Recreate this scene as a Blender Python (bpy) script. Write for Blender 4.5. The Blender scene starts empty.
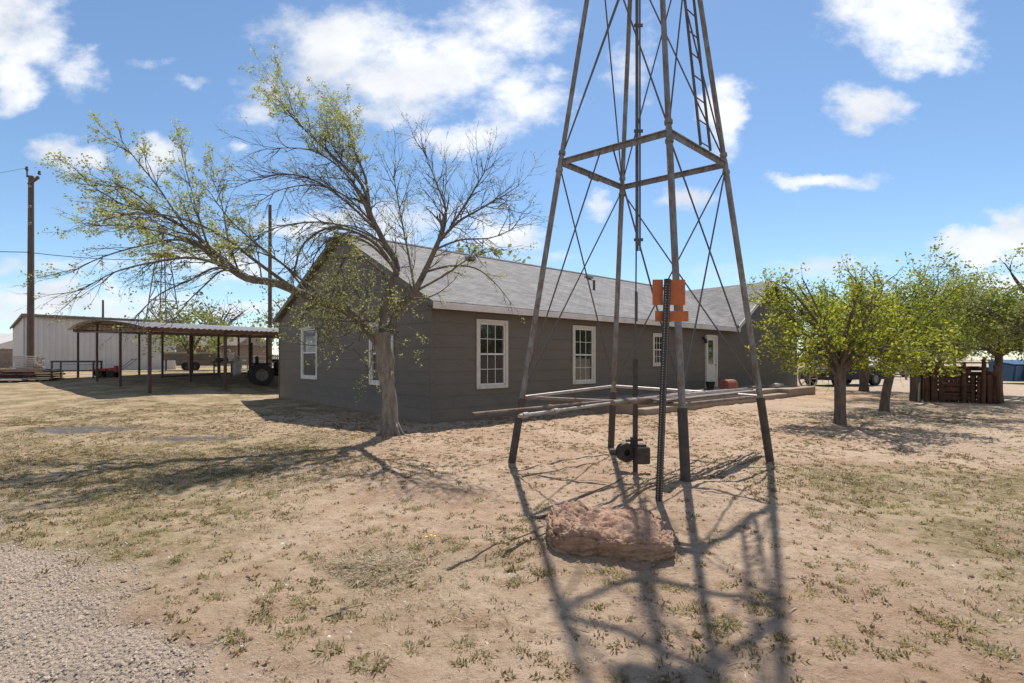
import bpy, math, random
import numpy as np
from mathutils import Vector, Matrix
R = math.radians
rnd = random.Random(7)
scn = bpy.context.scene
col = scn.collection

# ------------------------------------------------------------------ camera
F_PX, CX, HY, CAMH = 515.0, 512.0, 359.0, 1.5
cam = bpy.data.cameras.new('camera'); camo = bpy.data.objects.new('camera', cam); col.objects.link(camo)
camo.location = (0, 0, CAMH); camo.rotation_euler = (R(90), 0, 0)
cam.sensor_width = 36; cam.lens = 36 * F_PX / 1024; cam.shift_y = 17.5 / 1024
cam.clip_start = .05; cam.clip_end = 3000
scn.camera = camo

# ------------------------------------------------------------------ light
SUN_EL, SUN_AZ = 59.8, 12.4          # azimuth measured from +Y (forward) towards +X
w = bpy.data.worlds.new('World'); scn.world = w; w.use_nodes = True
nt = w.node_tree; nt.nodes.clear()
def wn(t, **k):
    n = nt.nodes.new(t)
    for a, b in k.items(): setattr(n, a, b)
    return n
def wl(a, b): nt.links.new(a, b)
def wmath(op, a, b=None, c=None, clamp=False):
    n = wn('ShaderNodeMath', operation=op, use_clamp=clamp)
    for i, v in enumerate((a, b, c)):
        if v is None: continue
        if isinstance(v, (int, float)): n.inputs[i].default_value = v
        else: wl(v, n.inputs[i])
    return n.outputs[0]
sky = wn('ShaderNodeTexSky', sky_type='NISHITA', sun_disc=False)
sky.sun_elevation = R(SUN_EL); sky.sun_rotation = R(SUN_AZ)
sky.altitude = 800; sky.air_density = 1.0; sky.dust_density = 0.3; sky.ozone_density = 2.5
SKY_STRENGTH = 0.118
tc = wn('ShaderNodeTexCoord'); sep = wn('ShaderNodeSeparateXYZ'); wl(tc.outputs['Generated'], sep.inputs[0])
ay = wmath('MAXIMUM', wmath('ABSOLUTE', sep.outputs[1]), .05)
U = wmath('DIVIDE', sep.outputs[0], ay); V = wmath('DIVIDE', sep.outputs[2], ay)
comb = wn('ShaderNodeCombineXYZ'); wl(U, comb.inputs[0]); wl(wmath('MULTIPLY', V, 1.5), comb.inputs[1]); comb.inputs[2].default_value = .37
def wnoise(scale, detail, rough, out='Fac', dist=0):
    n = wn('ShaderNodeTexNoise'); wl(comb.outputs[0], n.inputs['Vector'])
    n.inputs['Scale'].default_value = scale; n.inputs['Detail'].default_value = detail
    n.inputs['Roughness'].default_value = rough; n.inputs['Distortion'].default_value = dist
    return n.outputs[out]
nA = wnoise(5.5, 8, .6, 'Color'); sA = wn('ShaderNodeSeparateXYZ'); wl(nA, sA.inputs[0])
U2 = wmath('MULTIPLY_ADD', wmath('SUBTRACT', sA.outputs[0], .5), .20, U)
V2 = wmath('MULTIPLY_ADD', wmath('SUBTRACT', sA.outputs[1], .5), .13, V)
nB = wnoise(9, 9, .62)
clouds = [(352,50,92,46,1),(405,80,90,40,1),(470,62,62,46,.9),(515,25,52,42,1),(535,95,44,26,.9),(468,137,48,17,.9),
 (8,30,62,48,.9),(75,66,30,26,.8),(12,82,26,30,.9),(148,62,26,9,.5),(188,80,16,6,.4),(75,156,36,22,.9),(162,158,26,18,.8),(246,156,16,9,.75),
 (255,95,30,34,.8),(722,112,22,38,.8),(905,14,74,46,1),(925,52,40,24,.8),(868,104,40,24,.95),(900,108,24,12,.7),
 (815,180,62,9,.85),(985,249,60,18,1),(1030,235,40,24,1),(597,205,17,14,.8),(690,200,30,12,.75),(505,232,36,26,.85),
 (420,222,60,22,.7),(320,222,60,14,.6),(40,296,170,11,.75),(120,312,240,12,.75),(30,272,90,9,.5),(640,52,22,44,.45),(845,268,130,10,.3),
 (250,262,90,16,.55),(490,130,30,20,.7),(1010,290,60,12,.6),(520,258,40,12,.4)]
total = None; low = None
for (cx, cy, rx, ry, s) in clouds:
    u0, v0 = (cx - CX) / F_PX, (HY - cy) / F_PX
    a = wmath('MULTIPLY', wmath('SUBTRACT', U2, u0), F_PX / rx / 1.25)
    b = wmath('MULTIPLY', wmath('SUBTRACT', V2, v0), F_PX / ry / 1.25)
    d = wmath('ADD', wmath('MULTIPLY', a, a), wmath('MULTIPLY', b, b))
    e = wmath('MULTIPLY', wmath('SUBTRACT', 1.0, d), s)
    total = e if total is None else wmath('SMOOTH_MAX', total, e, .15)
backm = wn('ShaderNodeMapRange', interpolation_type='SMOOTHSTEP'); wl(sep.outputs[1], backm.inputs[0])  # unseen cloud cover added behind the camera to whiten the ambient light
backm.inputs[1].default_value = .15; backm.inputs[2].default_value = -.35; backm.inputs[3].default_value = -2.0; backm.inputs[4].default_value = .35
topm = wn('ShaderNodeMapRange', interpolation_type='SMOOTHSTEP'); wl(sep.outputs[2], topm.inputs[0])  # more added cloud overhead, out of view, for the same whiter fill
topm.inputs[1].default_value = .72; topm.inputs[2].default_value = .92; topm.inputs[3].default_value = -2.0; topm.inputs[4].default_value = .2
total = wmath('MAXIMUM', total, wmath('MAXIMUM', backm.outputs[0], topm.outputs[0]))
t2 = wmath('ADD', wmath('MAXIMUM', total, -1.0), wmath('MULTIPLY', wmath('SUBTRACT', nB, .5), 2.4))
mr = wn('ShaderNodeMapRange', interpolation_type='SMOOTHSTEP'); wl(t2, mr.inputs[0])
mr.inputs[1].default_value = -.02; mr.inputs[2].default_value = 1.05; mr.inputs[3].default_value = 0; mr.inputs[4].default_value = .97
# cloud shade: sunlit and shaded parts painted into the cloud colour by noise
nC = wnoise(4.0, 5, .55)
cs = wn('ShaderNodeMapRange'); wl(nC, cs.inputs[0]); cs.inputs[1].default_value = .35; cs.inputs[2].default_value = .62
cs.inputs[3].default_value = .74; cs.inputs[4].default_value = 1.0
ccol = wn('ShaderNodeMix', data_type='RGBA'); ccol.blend_type = 'MULTIPLY'; ccol.inputs[0].default_value = 1
ccol.inputs[6].default_value = (7.7, 7.8, 8.0, 1)
cc = wn('ShaderNodeCombineColor'); wl(cs.outputs[0], cc.inputs[0]); wl(wmath('POWER', cs.outputs[0], .93), cc.inputs[1]); wl(wmath('POWER', cs.outputs[0], .8), cc.inputs[2])
wl(cc.outputs[0], ccol.inputs[7])
skm = wn('ShaderNodeMix', data_type='RGBA'); skm.blend_type = 'MULTIPLY'; skm.inputs[0].default_value = 1
wl(sky.outputs[0], skm.inputs[6]); skm.inputs[7].default_value = (.95, 1.04, 1.05, 1)
mx = wn('ShaderNodeMix', data_type='RGBA'); wl(mr.outputs[0], mx.inputs[0]); wl(skm.outputs[2], mx.inputs[6]); wl(ccol.outputs[2], mx.inputs[7])
bg = wn('ShaderNodeBackground'); bg.inputs[1].default_value = SKY_STRENGTH; wl(mx.outputs[2], bg.inputs[0])
wo = wn('ShaderNodeOutputWorld'); wl(bg.outputs[0], wo.inputs[0])

sun = bpy.data.lights.new('sun', 'SUN'); sun.energy = 5.0; sun.angle = R(.53); sun.color = (1, .955, .88)
suno = bpy.data.objects.new('sun', sun); col.objects.link(suno)
sd = Vector((math.sin(R(SUN_AZ)) * math.cos(R(SUN_EL)), math.cos(R(SUN_AZ)) * math.cos(R(SUN_EL)), math.sin(R(SUN_EL))))
suno.rotation_euler = sd.to_track_quat('Z', 'Y').to_euler(); suno.location = (10, 20, 40)
vs = scn.view_settings; vs.view_transform = 'Standard'; vs.look = 'None'; vs.exposure = 0.27; vs.gamma = 1; vs.use_curve_mapping = False
scn.cycles.max_bounces = 5; scn.cycles.use_adaptive_sampling = True; scn.cycles.adaptive_threshold = .02; scn.cycles.transparent_max_bounces = 8

# ------------------------------------------------------------------ helpers
def vnoise(x, y, seed=0):
    xi = np.floor(x).astype(np.int64); yi = np.floor(y).astype(np.int64); fx = x - xi; fy = y - yi
    fx = fx * fx * (3 - 2 * fx); fy = fy * fy * (3 - 2 * fy)
    def h(a, b):
        n = (a * 374761393 + b * 668265263 + seed * 974634777) & 0x7fffffff
        n = ((n ^ (n >> 13)) * 1274126177) & 0x7fffffff
        return ((n ^ (n >> 16)) & 0xffff) / 65535.0
    return (h(xi, yi) * (1 - fx) + h(xi + 1, yi) * fx) * (1 - fy) + (h(xi, yi + 1) * (1 - fx) + h(xi + 1, yi + 1) * fx) * fy
def fbm(x, y, sc=1.0, oct=4, seed=0):
    t = 0; a = .5; s = 0
    for i in range(oct):
        t = t + a * vnoise(np.asarray(x, float) * sc + 13.7 * i, np.asarray(y, float) * sc - 7.1 * i, seed + i); s += a; a *= .5; sc *= 2.03
    return t / s
def sstep(a, b, x):
    t = np.clip((np.asarray(x, float) - a) / (b - a), 0, 1); return t * t * (3 - 2 * t)
def Gs(x, y):                                   # large-scale ground height
    x = np.asarray(x, float); y = np.asarray(y, float)
    g = np.clip(.25 + .043 * (y - 19), 0, .68) * (1 - sstep(-13, -9.3, x))
    g = g + .11 * np.exp(-((x - 2.0) ** 2 + (y - 5.6) ** 2) / .9) - .06 * np.exp(-((x - 1.75) ** 2 + (y - 9.1) ** 2) / 1.2)
    g = g + .035 * np.exp(-(((x - .76) / .62) ** 4 + ((y - 4.14) / .5) ** 4))
    g = g + .07 * np.exp(-((x + 2.36) ** 2 + (y - 9.8) ** 2) / .25)
    return g
def Gn(x, y):
    x = np.asarray(x, float); y = np.asarray(y, float)
    f = 1 - sstep(18, 40, np.hypot(x, y))
    return Gs(x, y) + f * ((fbm(x, y, 1.1, 3, 5) - .5) * .07 + (fbm(x, y, 5, 4, 9) - .5) * .05 + (fbm(x, y, 10, 2, 19) - .5) * .022)
def G(x, y): return float(Gn(np.array([x]), np.array([y]))[0])

class MB:
    def __init__(s): s.v = []; s.f = []; s.m = []
    def quad(s, *p):
        n = len(s.v); s.v += [tuple(q) for q in p]; s.f.append(tuple(range(n, n + len(p))))
        return s
    def box(s, c, size, M=None, bev=0.0):
        c = Vector(c); hx, hy, hz = [a / 2 for a in size]
        n = len(s.v)
        if bev:
            b = min(bev, hx * .9, hy * .9, hz * .9)
            idx = {}
            for sx in (-1, 1):
                for sy in (-1, 1):
                    for sz in (-1, 1):
                        for k in range(3):
                            q = [sx * hx, sy * hy, sz * hz]
                            for j in range(3):
                                if j != k: q[j] -= (sx, sy, sz)[j] * b
                            q = Vector(q)
                            if M is not None: q = M @ q
                            idx[(sx, sy, sz, k)] = len(s.v); s.v.append(tuple(c + q))
            I = idx
            for k in range(3):
                o = [j for j in range(3) if j != k]
                for sg in (-1, 1):
                    f = []
                    for a, b2 in ((-1, -1), (1, -1), (1, 1), (-1, 1)):
                        t = [0, 0, 0]; t[k] = sg; t[o[0]] = a; t[o[1]] = b2; f.append(I[(t[0], t[1], t[2], k)])
                    s.f.append(tuple(f))
                # edges along axis k
                for a in (-1, 1):
                    for b2 in (-1, 1):
                        f = []
                        for sg, kk in ((-1, o[0]), (1, o[0]), (1, o[1]), (-1, o[1])):
                            t = [0, 0, 0]; t[k] = sg; t[o[0]] = a; t[o[1]] = b2; f.append(I[(t[0], t[1], t[2], kk)])
                        s.f.append(tuple(f))
            for sx in (-1, 1):
                for sy in (-1, 1):
                    for sz in (-1, 1): s.f.append(tuple(I[(sx, sy, sz, k)] for k in range(3)))
            return s
        for dx, dy, dz in ((-1,-1,-1),(1,-1,-1),(1,1,-1),(-1,1,-1),(-1,-1,1),(1,-1,1),(1,1,1),(-1,1,1)):
            q = Vector((dx * hx, dy * hy, dz * hz))
            if M is not None: q = M @ q
            s.v.append(tuple(c + q))
        for f in ((0,3,2,1),(4,5,6,7),(0,1,5,4),(1,2,6,5),(2,3,7,6),(3,0,4,7)): s.f.append(tuple(n + i for i in f))
        return s
    def bar(s, p0, p1, wd, ht, up=(0,0,1), bev=0.0):
        p0 = Vector(p0); p1 = Vector(p1); d = p1 - p0; L = d.length; d.normalize(); u = Vector(up)
        sd_ = d.cross(u)
        if sd_.length < 1e-4: u = Vector((1, 0, 0)); sd_ = d.cross(u)
        sd_.normalize(); u = sd_.cross(d)
        M = Matrix((d, sd_, u)).transposed()
        return s.box((p0 + p1) / 2, (L, wd, ht), M, bev)
    def tube(s, pts, rad, n=8, cap=True):
        pts = [Vector(p) for p in pts]
        if isinstance(rad, (int, float)): rad = [rad] * len(pts)
        base = len(s.v); ref = None
        for i, p in enumerate(pts):
            d = (pts[min(i + 1, len(pts) - 1)] - pts[max(i - 1, 0)])
            if d.length < 1e-9: d = Vector((0, 0, 1))
            d.normalize()
            if ref is None:
                ref = d.cross(Vector((0.31, 0.95, 0.05))); 
                if ref.length < .05: ref = d.cross(Vector((1, 0, 0)))
            ref = (ref - d * ref.dot(d)); ref.normalize(); b = d.cross(ref)
            for k in range(n):
                a = 2 * math.pi * k / n
                s.v.append(tuple(p + (ref * math.cos(a) + b * math.sin(a)) * rad[i]))
        for i in range(len(pts) - 1):
            for k in range(n):
                a = base + i * n + k; b2 = base + i * n + (k + 1) % n
                s.f.append((a, b2, b2 + n, a + n))
        if cap:
            s.f.append(tuple(base + k for k in range(n))[::-1]); s.f.append(tuple(base + (len(pts) - 1) * n + k for k in range(n)))
        return s
    def prism(s, poly, off):                    # poly: 3d points, off: extrusion vector
        n = len(s.v); k = len(poly); off = Vector(off)
        s.v += [tuple(p) for p in poly] + [tuple(Vector(p) + off) for p in poly]
        s.f.append(tuple(range(n, n + k))[::-1]); s.f.append(tuple(range(n + k, n + 2 * k)))
        for i in range(k): j = (i + 1) % k; s.f.append((n + i, n + j, n + k + j, n + k + i))
        return s
    def ring(s, c, axis, ro, ri, wd, n=24):     # annulus with thickness
        c = Vector(c); ax = Vector(axis).normalized(); u = ax.orthogonal().normalized(); v = ax.cross(u); b = len(s.v)
        for k in range(n):
            a = 2 * math.pi * k / n; d = u * math.cos(a) + v * math.sin(a)
            for (r, h) in ((ro, -.5), (ro, .5), (ri, .5), (ri, -.5)): s.v.append(tuple(c + d * r + ax * wd * h))
        for k in range(n):
            a = b + 4 * k; e = b + 4 * ((k + 1) % n)
            for q in range(4): s.f.append((a + q, e + q, e + (q + 1) % 4, a + (q + 1) % 4))
        return s
    def build(s, name, mat, parent=None, smooth=False, flip=True):
        me = bpy.data.meshes.new(name)
        org = Vector(parent['_o']) if parent is not None and '_o' in parent else Vector((0, 0, 0))
        vv = np.array(s.v, dtype=np.float64).reshape(-1, 3) - np.array(org)
        me.from_pydata(vv.tolist(), [], s.f)
        me.materials.append(mat)
        if smooth: me.polygons.foreach_set('use_smooth', [True] * len(me.polygons))
        me.update()
        if flip and len(s.f) < 60000:
            import bmesh
            bm = bmesh.new(); bm.from_mesh(me); bmesh.ops.recalc_face_normals(bm, faces=bm.faces); bm.to_mesh(me); bm.free()
        o = bpy.data.objects.new(name, me); col.objects.link(o)
        if parent is not None: o.parent = parent
        if parent is not None and '_o' in parent: o['_o'] = parent['_o']
        return o
def tag(o, label=None, cat=None, group=None, kind=None):
    if label: o['label'] = label
    if cat: o['category'] = cat
    if group: o['group'] = group
    if kind: o['kind'] = kind
    return o
def thing(name, loc, label, cat, group=None):
    o = bpy.data.objects.new(name, None); col.objects.link(o); o.location = loc; o.empty_display_size = .2
    o['_o'] = list(loc); return tag(o, label, cat, group)
def copy_tree(o, loc, rz=0, label=None, sc=1):
    c = o.copy(); col.objects.link(c); c.location = loc; c.rotation_euler.z = rz; c.scale = (sc,) * 3
    if label: c['label'] = label
    for ch in list(o.children):
        d = ch.copy(); col.objects.link(d); d.parent = c
        for g in list(ch.children): e = g.copy(); col.objects.link(e); e.parent = d
    return c
def W(px, py, Y): return Vector(((px - CX) / F_PX * Y, Y, CAMH + (HY - py) / F_PX * Y))

# ------------------------------------------------------------------ materials
def mat(name, c1, c2=None, scale=5, rough=.8, metal=0, bump=.0, bscale=None, c3=None, thr=.55, stretch=(1,1,1), detail=6, spec=None, coords='Object', bdist=.02, sharp=.12):
    m = bpy.data.materials.new(name); m.use_nodes = True; t = m.node_tree; n = t.nodes; L = t.links
    p = n['Principled BSDF']; p.inputs['Roughness'].default_value = rough; p.inputs['Metallic'].default_value = metal
    if spec is not None: p.inputs['Specular IOR Level'].default_value = spec
    tcn = n.new('ShaderNodeTexCoord'); mp = n.new('ShaderNodeMapping'); mp.inputs['Scale'].default_value = stretch
    L.new(tcn.outputs[coords], mp.inputs[0])
    c2 = c2 or tuple(x * .8 for x in c1)
    nz = n.new('ShaderNodeTexNoise'); nz.inputs['Scale'].default_value = scale; nz.inputs['Detail'].default_value = detail; nz.inputs['Roughness'].default_value = .6
    L.new(mp.outputs[0], nz.inputs['Vector'])
    r = n.new('ShaderNodeValToRGB'); r.color_ramp.elements[0].position = .35; r.color_ramp.elements[1].position = .65
    r.color_ramp.elements[0].color = (*c1, 1); r.color_ramp.elements[1].color = (*c2, 1); L.new(nz.outputs[0], r.inputs[0])
    out = r.outputs[0]
    if c3:
        nz2 = n.new('ShaderNodeTexNoise'); nz2.inputs['Scale'].default_value = scale * 2.3; nz2.inputs['Detail'].default_value = 8; nz2.inputs['Roughness'].default_value = .7
        L.new(mp.outputs[0], nz2.inputs['Vector'])
        r2 = n.new('ShaderNodeMapRange'); r2.inputs[1].default_value = thr; r2.inputs[2].default_value = thr + sharp; L.new(nz2.outputs[0], r2.inputs[0])
        mxx = n.new('ShaderNodeMix'); mxx.data_type = 'RGBA'; L.new(r2.outputs[0], mxx.inputs[0]); L.new(out, mxx.inputs[6]); mxx.inputs[7].default_value = (*c3, 1)
        out = mxx.outputs[2]
    L.new(out, p.inputs['Base Color'])
    if bump:
        b = n.new('ShaderNodeBump'); b.inputs['Strength'].default_value = bump; b.inputs['Distance'].default_value = bdist
        nb = n.new('ShaderNodeTexNoise'); nb.inputs['Scale'].default_value = bscale or scale * 4; nb.inputs['Detail'].default_value = 8; nb.inputs['Roughness'].default_value = .65
        L.new(mp.outputs[0], nb.inputs['Vector']); L.new(nb.outputs[0], b.inputs['Height']); L.new(b.outputs[0], p.inputs['Normal'])
    return m
def leafmat(name, ca, cb, cc_, trans=.45):
    m = bpy.data.materials.new(name); m.use_nodes = True; t = m.node_tree; n = t.nodes; L = t.links
    p = n['Principled BSDF']; p.inputs['Roughness'].default_value = .55; p.inputs['Specular IOR Level'].default_value = .3
    g = n.new('ShaderNodeNewGeometry'); r = n.new('ShaderNodeValToRGB'); L.new(g.outputs['Random Per Island'], r.inputs[0])
    r.color_ramp.elements[0].color = (*ca, 1); r.color_ramp.elements[1].color = (*cc_, 1); e = r.color_ramp.elements.new(.5); e.color = (*cb, 1)
    L.new(r.outputs[0], p.inputs['Base Color'])
    tr = n.new('ShaderNodeBsdfTranslucent'); mm = n.new('ShaderNodeMix'); mm.data_type = 'RGBA'; mm.blend_type = 'MULTIPLY'; mm.inputs[0].default_value = 1
    L.new(r.outputs[0], mm.inputs[6]); mm.inputs[7].default_value = (1.9, 1.8, .9, 1); L.new(mm.outputs[2], tr.inputs[0])
    ms = n.new('ShaderNodeMixShader'); ms.inputs[0].default_value = trans; L.new(p.outputs[0], ms.inputs[1]); L.new(tr.outputs[0], ms.inputs[2])
    L.new(ms.outputs[0], n['Material Output'].inputs[0]); return m

M = {}
M['siding'] = mat('siding', (.150, .125, .098), (.134, .111, .087), 1.6, .75, bump=.25, bscale=9, stretch=(1, 1, 3))
def dust(m):
    t = m.node_tree; n = t.nodes; L = t.links; p = n['Principled BSDF']; src = p.inputs['Base Color'].links[0].from_socket
    g = n.new('ShaderNodeNewGeometry'); se = n.new('ShaderNodeSeparateXYZ'); L.new(g.outputs['Position'], se.inputs[0])
    z = n.new('ShaderNodeTexNoise'); z.inputs['Scale'].default_value = 2.2; z.inputs['Detail'].default_value = 8; z.inputs['Roughness'].default_value = .7; L.new(g.outputs['Position'], z.inputs['Vector'])
    ad = n.new('ShaderNodeMath'); ad.operation = 'MULTIPLY_ADD'; L.new(z.outputs[0], ad.inputs[0]); ad.inputs[1].default_value = -1.1; L.new(se.outputs[2], ad.inputs[2])
    mr_ = n.new('ShaderNodeMapRange'); L.new(ad.outputs[0], mr_.inputs[0]); mr_.inputs[1].default_value = -.55; mr_.inputs[2].default_value = -.05; mr_.inputs[3].default_value = .55; mr_.inputs[4].default_value = 0
    x = n.new('ShaderNodeMix'); x.data_type = 'RGBA'; L.new(mr_.outputs[0], x.inputs[0]); L.new(src, x.inputs[6]); x.inputs[7].default_value = (.26, .185, .125, 1)
    L.new(x.outputs[2], p.inputs['Base Color'])
dust(M['siding'])
M['trim'] = mat('trim', (.62, .52, .45), (.72, .66, .60), 3, .7, c3=(.50, .37, .30), thr=.62, bump=.15, bscale=20)
M['white'] = mat('white', (.68, .645, .59), (.58, .545, .49), 4, .55)
M['cream'] = mat('cream', (.62, .56, .47), (.55, .48, .39), 6, .6, bump=.1)
M['concrete'] = mat('concrete', (.34, .26, .19), (.26, .20, .15), 2.2, .95, bump=.4, bscale=14, c3=(.20, .16, .13), thr=.58)
M['galv'] = mat('galv', (.27, .255, .24), (.17, .155, .14), 7, .6, .35, bump=.1, bscale=40, c3=(.17, .11, .075), thr=.47, stretch=(1, 1, .35))
M['legrust'] = mat('legrust', (.060, .048, .042), (.10, .075, .06), 9, .8, .2, bump=.3, bscale=40, c3=(.15, .085, .05), thr=.6)
M['rod'] = mat('rod', (.10, .085, .08), (.15, .12, .11), 8, .7, .4)
M['palepipe'] = mat('palepipe', (.42, .38, .34), (.30, .25, .21), 6, .55, .35, c3=(.17, .11, .08), thr=.56)
M['rustpipe'] = mat('rustpipe', (.16, .10, .07), (.27, .21, .17), 6, .75, .25, c3=(.09, .055, .04), thr=.55)
M['oldwood'] = mat('oldwood', (.27, .21, .16), (.15, .115, .09), 4, .9, bump=.4, bscale=20, stretch=(1, 1, 6))
M['greywood'] = mat('greywood', (.21, .17, .14), (.12, .095, .08), 3, .9, bump=.4, bscale=16)
M['palewood'] = mat('palewood', (.47, .40, .34), (.33, .27, .22), 3, .9, bump=.3, bscale=16)
M['redwood'] = mat('redwood', (.065, .03, .02), (.13, .06, .035), 3, .95, bump=.8, bscale=14, c3=(.19, .12, .08), thr=.56)
M['orange'] = mat('orange', (.50, .135, .045), (.40, .105, .035), 9, .75, c3=(.20, .075, .045), thr=.56, bump=.2)
M['postblack'] = mat('postblack', (.035, .031, .029), (.055, .045, .04), 12, .6, .3)
M['hole'] = mat('hole', (.42, .37, .31), (.42, .37, .31), 5, .8)
M['castiron'] = mat('castiron', (.05, .042, .038), (.09, .07, .055), 10, .7, .4, bump=.3, bscale=30)
M['brownsteel'] = mat('brownsteel', (.085, .045, .034), (.11, .065, .05), 5, .65, .1, c3=(.15, .08, .05), thr=.62)
M['tanbeam'] = mat('tanbeam', (.26, .165, .125), (.20, .12, .09), 5, .75)
M['tin'] = mat('tin', (.34, .31, .29), (.27, .24, .22), 1.5, .5, .45, c3=(.24, .17, .13), thr=.58)
M['tinunder'] = mat('tinunder', (.30, .24, .20), (.23, .17, .14), 1.5, .7, .2)
M['metalwall'] = mat('metalwall', (.60, .54, .505), (.54, .485, .455), .8, .6)
M['redpaint'] = mat('redpaint', (.45, .04, .03), (.33, .035, .03), 8, .5)
M['rubber'] = mat('rubber', (.022, .021, .02), (.04, .036, .033), 9, .9)
M['blackpaint'] = mat('blackpaint', (.018, .018, .02), (.028, .027, .026), 5, .6, spec=.25)
M['darkblue'] = mat('darkblue', (.02, .06, .13), (.03, .08, .17), 3, .5)
M['barrel'] = mat('barrel', (.30, .085, .055), (.22, .07, .05), 6, .6, c3=(.14, .07, .05), thr=.62, bump=.1)
M['tan'] = mat('tan', (.26, .17, .12), (.20, .135, .10), .8, .9)
M['roofbrown'] = mat('roofbrown', (.20, .155, .13), (.15, .12, .10), 1, .95)
M['palebld'] = mat('palebld', (.55, .52, .49), (.48, .45, .42), .6, .8)
M['glass'] = mat('glass', (.012, .014, .014), (.022, .024, .022), 2.5, .04, spec=.9)
M['screen'] = mat('screen', (.045, .032, .03), (.06, .045, .042), 4, .35, spec=.4)
M['curtain'] = mat('curtain', (.16, .15, .20), (.10, .095, .12), 3, .12, spec=.8, stretch=(3, 3, .6))
M['polewood'] = mat('polewood', (.14, .095, .07), (.09, .062, .048), 3, .95, bump=.4, stretch=(3, 3, .4))
M['bark'] = mat('bark', (.29, .245, .195), (.145, .12, .095), 9, .95, bump=1.0, bscale=22, stretch=(1.6, 1.6, .45), c3=(.38, .33, .26), thr=.60, bdist=.03)
M['limb'] = mat('limb', (.21, .175, .14), (.11, .09, .072), 9, .95, bump=1.0, bscale=22, stretch=(1.6, 1.6, .45), c3=(.22, .19, .15), thr=.60, bdist=.02)
M['twig'] = mat('twig', (.065, .05, .042), (.10, .08, .062), 4, .9)
M['barkdark'] = mat('barkdark', (.20, .15, .115), (.10, .076, .058), 10, .95, bump=1.0, bscale=24, stretch=(1.6, 1.6, .4), c3=(.27, .22, .17), thr=.6, bdist=.03)
M['leafspring'] = leafmat('leafspring', (.20, .22, .09), (.28, .30, .12), (.38, .37, .20), .42)
M['leafgreen'] = leafmat('leafgreen', (.11, .13, .025), (.20, .235, .035), (.35, .34, .075), .5)
M['leafmid'] = leafmat('leafmid', (.09, .12, .03), (.15, .195, .04), (.28, .30, .075), .5)
M['leafpale'] = leafmat('leafpale', (.11, .13, .055), (.16, .18, .08), (.23, .23, .13), .45)
M['leafdry'] = leafmat('leafdry', (.20, .16, .08), (.30, .24, .13), (.13, .125, .05), .25)
M['weed'] = leafmat('weed', (.10, .075, .038), (.19, .145, .075), (.34, .26, .145), .25)
M['strawm'] = leafmat('strawm', (.11, .08, .045), (.30, .23, .14), (.50, .41, .28), .1)
M['weedgreen'] = leafmat('weedgreen', (.17, .165, .085), (.25, .225, .12), (.38, .31, .18), .3)
M['farbush'] = leafmat('farbush', (.07, .08, .05), (.10, .11, .07), (.14, .14, .10), .25)
M['stone'] = mat('stone', (.34, .24, .18), (.25, .175, .13), 8, .95)
M['flower'] = mat('flower', (.80, .62, .03), (.8, .6, .03), 5, .7)

def shingles():
    m = bpy.data.materials.new('shingles'); m.use_nodes = True; t = m.node_tree; n = t.nodes; L = t.links; p = n['Principled BSDF']; p.inputs['Roughness'].default_value = .9
    a = n.new('ShaderNodeAttribute'); a.attribute_name = 'ruv'
    b = n.new('ShaderNodeTexBrick'); L.new(a.outputs['Vector'], b.inputs['Vector']); b.inputs['Scale'].default_value = 1
    b.inputs['Brick Width'].default_value = .33; b.inputs['Row Height'].default_value = .14; b.inputs['Mortar Size'].default_value = .008
    b.inputs['Color1'].default_value = (.225, .207, .195, 1); b.inputs['Color2'].default_value = (.145, .133, .127, 1); b.inputs['Mortar'].default_value = (.08, .078, .078, 1)
    nz = n.new('ShaderNodeTexNoise'); nz.inputs['Scale'].default_value = 1.1; nz.inputs['Detail'].default_value = 8; nz.inputs['Roughness'].default_value = .7; L.new(a.outputs['Vector'], nz.inputs['Vector'])
    mr_ = n.new('ShaderNodeMapRange'); L.new(nz.outputs[0], mr_.inputs[0]); mr_.inputs[1].default_value = .3; mr_.inputs[2].default_value = .7; mr_.inputs[3].default_value = .75; mr_.inputs[4].default_value = 1.3
    mm = n.new('ShaderNodeMix'); mm.data_type = 'RGBA'; mm.blend_type = 'MULTIPLY'; mm.inputs[0].default_value = 1; L.new(b.outputs[0], mm.inputs[6]); L.new(mr_.outputs[0], mm.inputs[7]); L.new(mm.outputs[2], p.inputs['Base Color'])
    bp = n.new('ShaderNodeBump'); bp.inputs['Strength'].default_value = .5; bp.inputs['Distance'].default_value = .01; L.new(b.outputs['Fac'], bp.inputs['Height']); bp.invert = True; L.new(bp.outputs[0], p.inputs['Normal'])
    return m
M['shingles'] = shingles()

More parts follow.
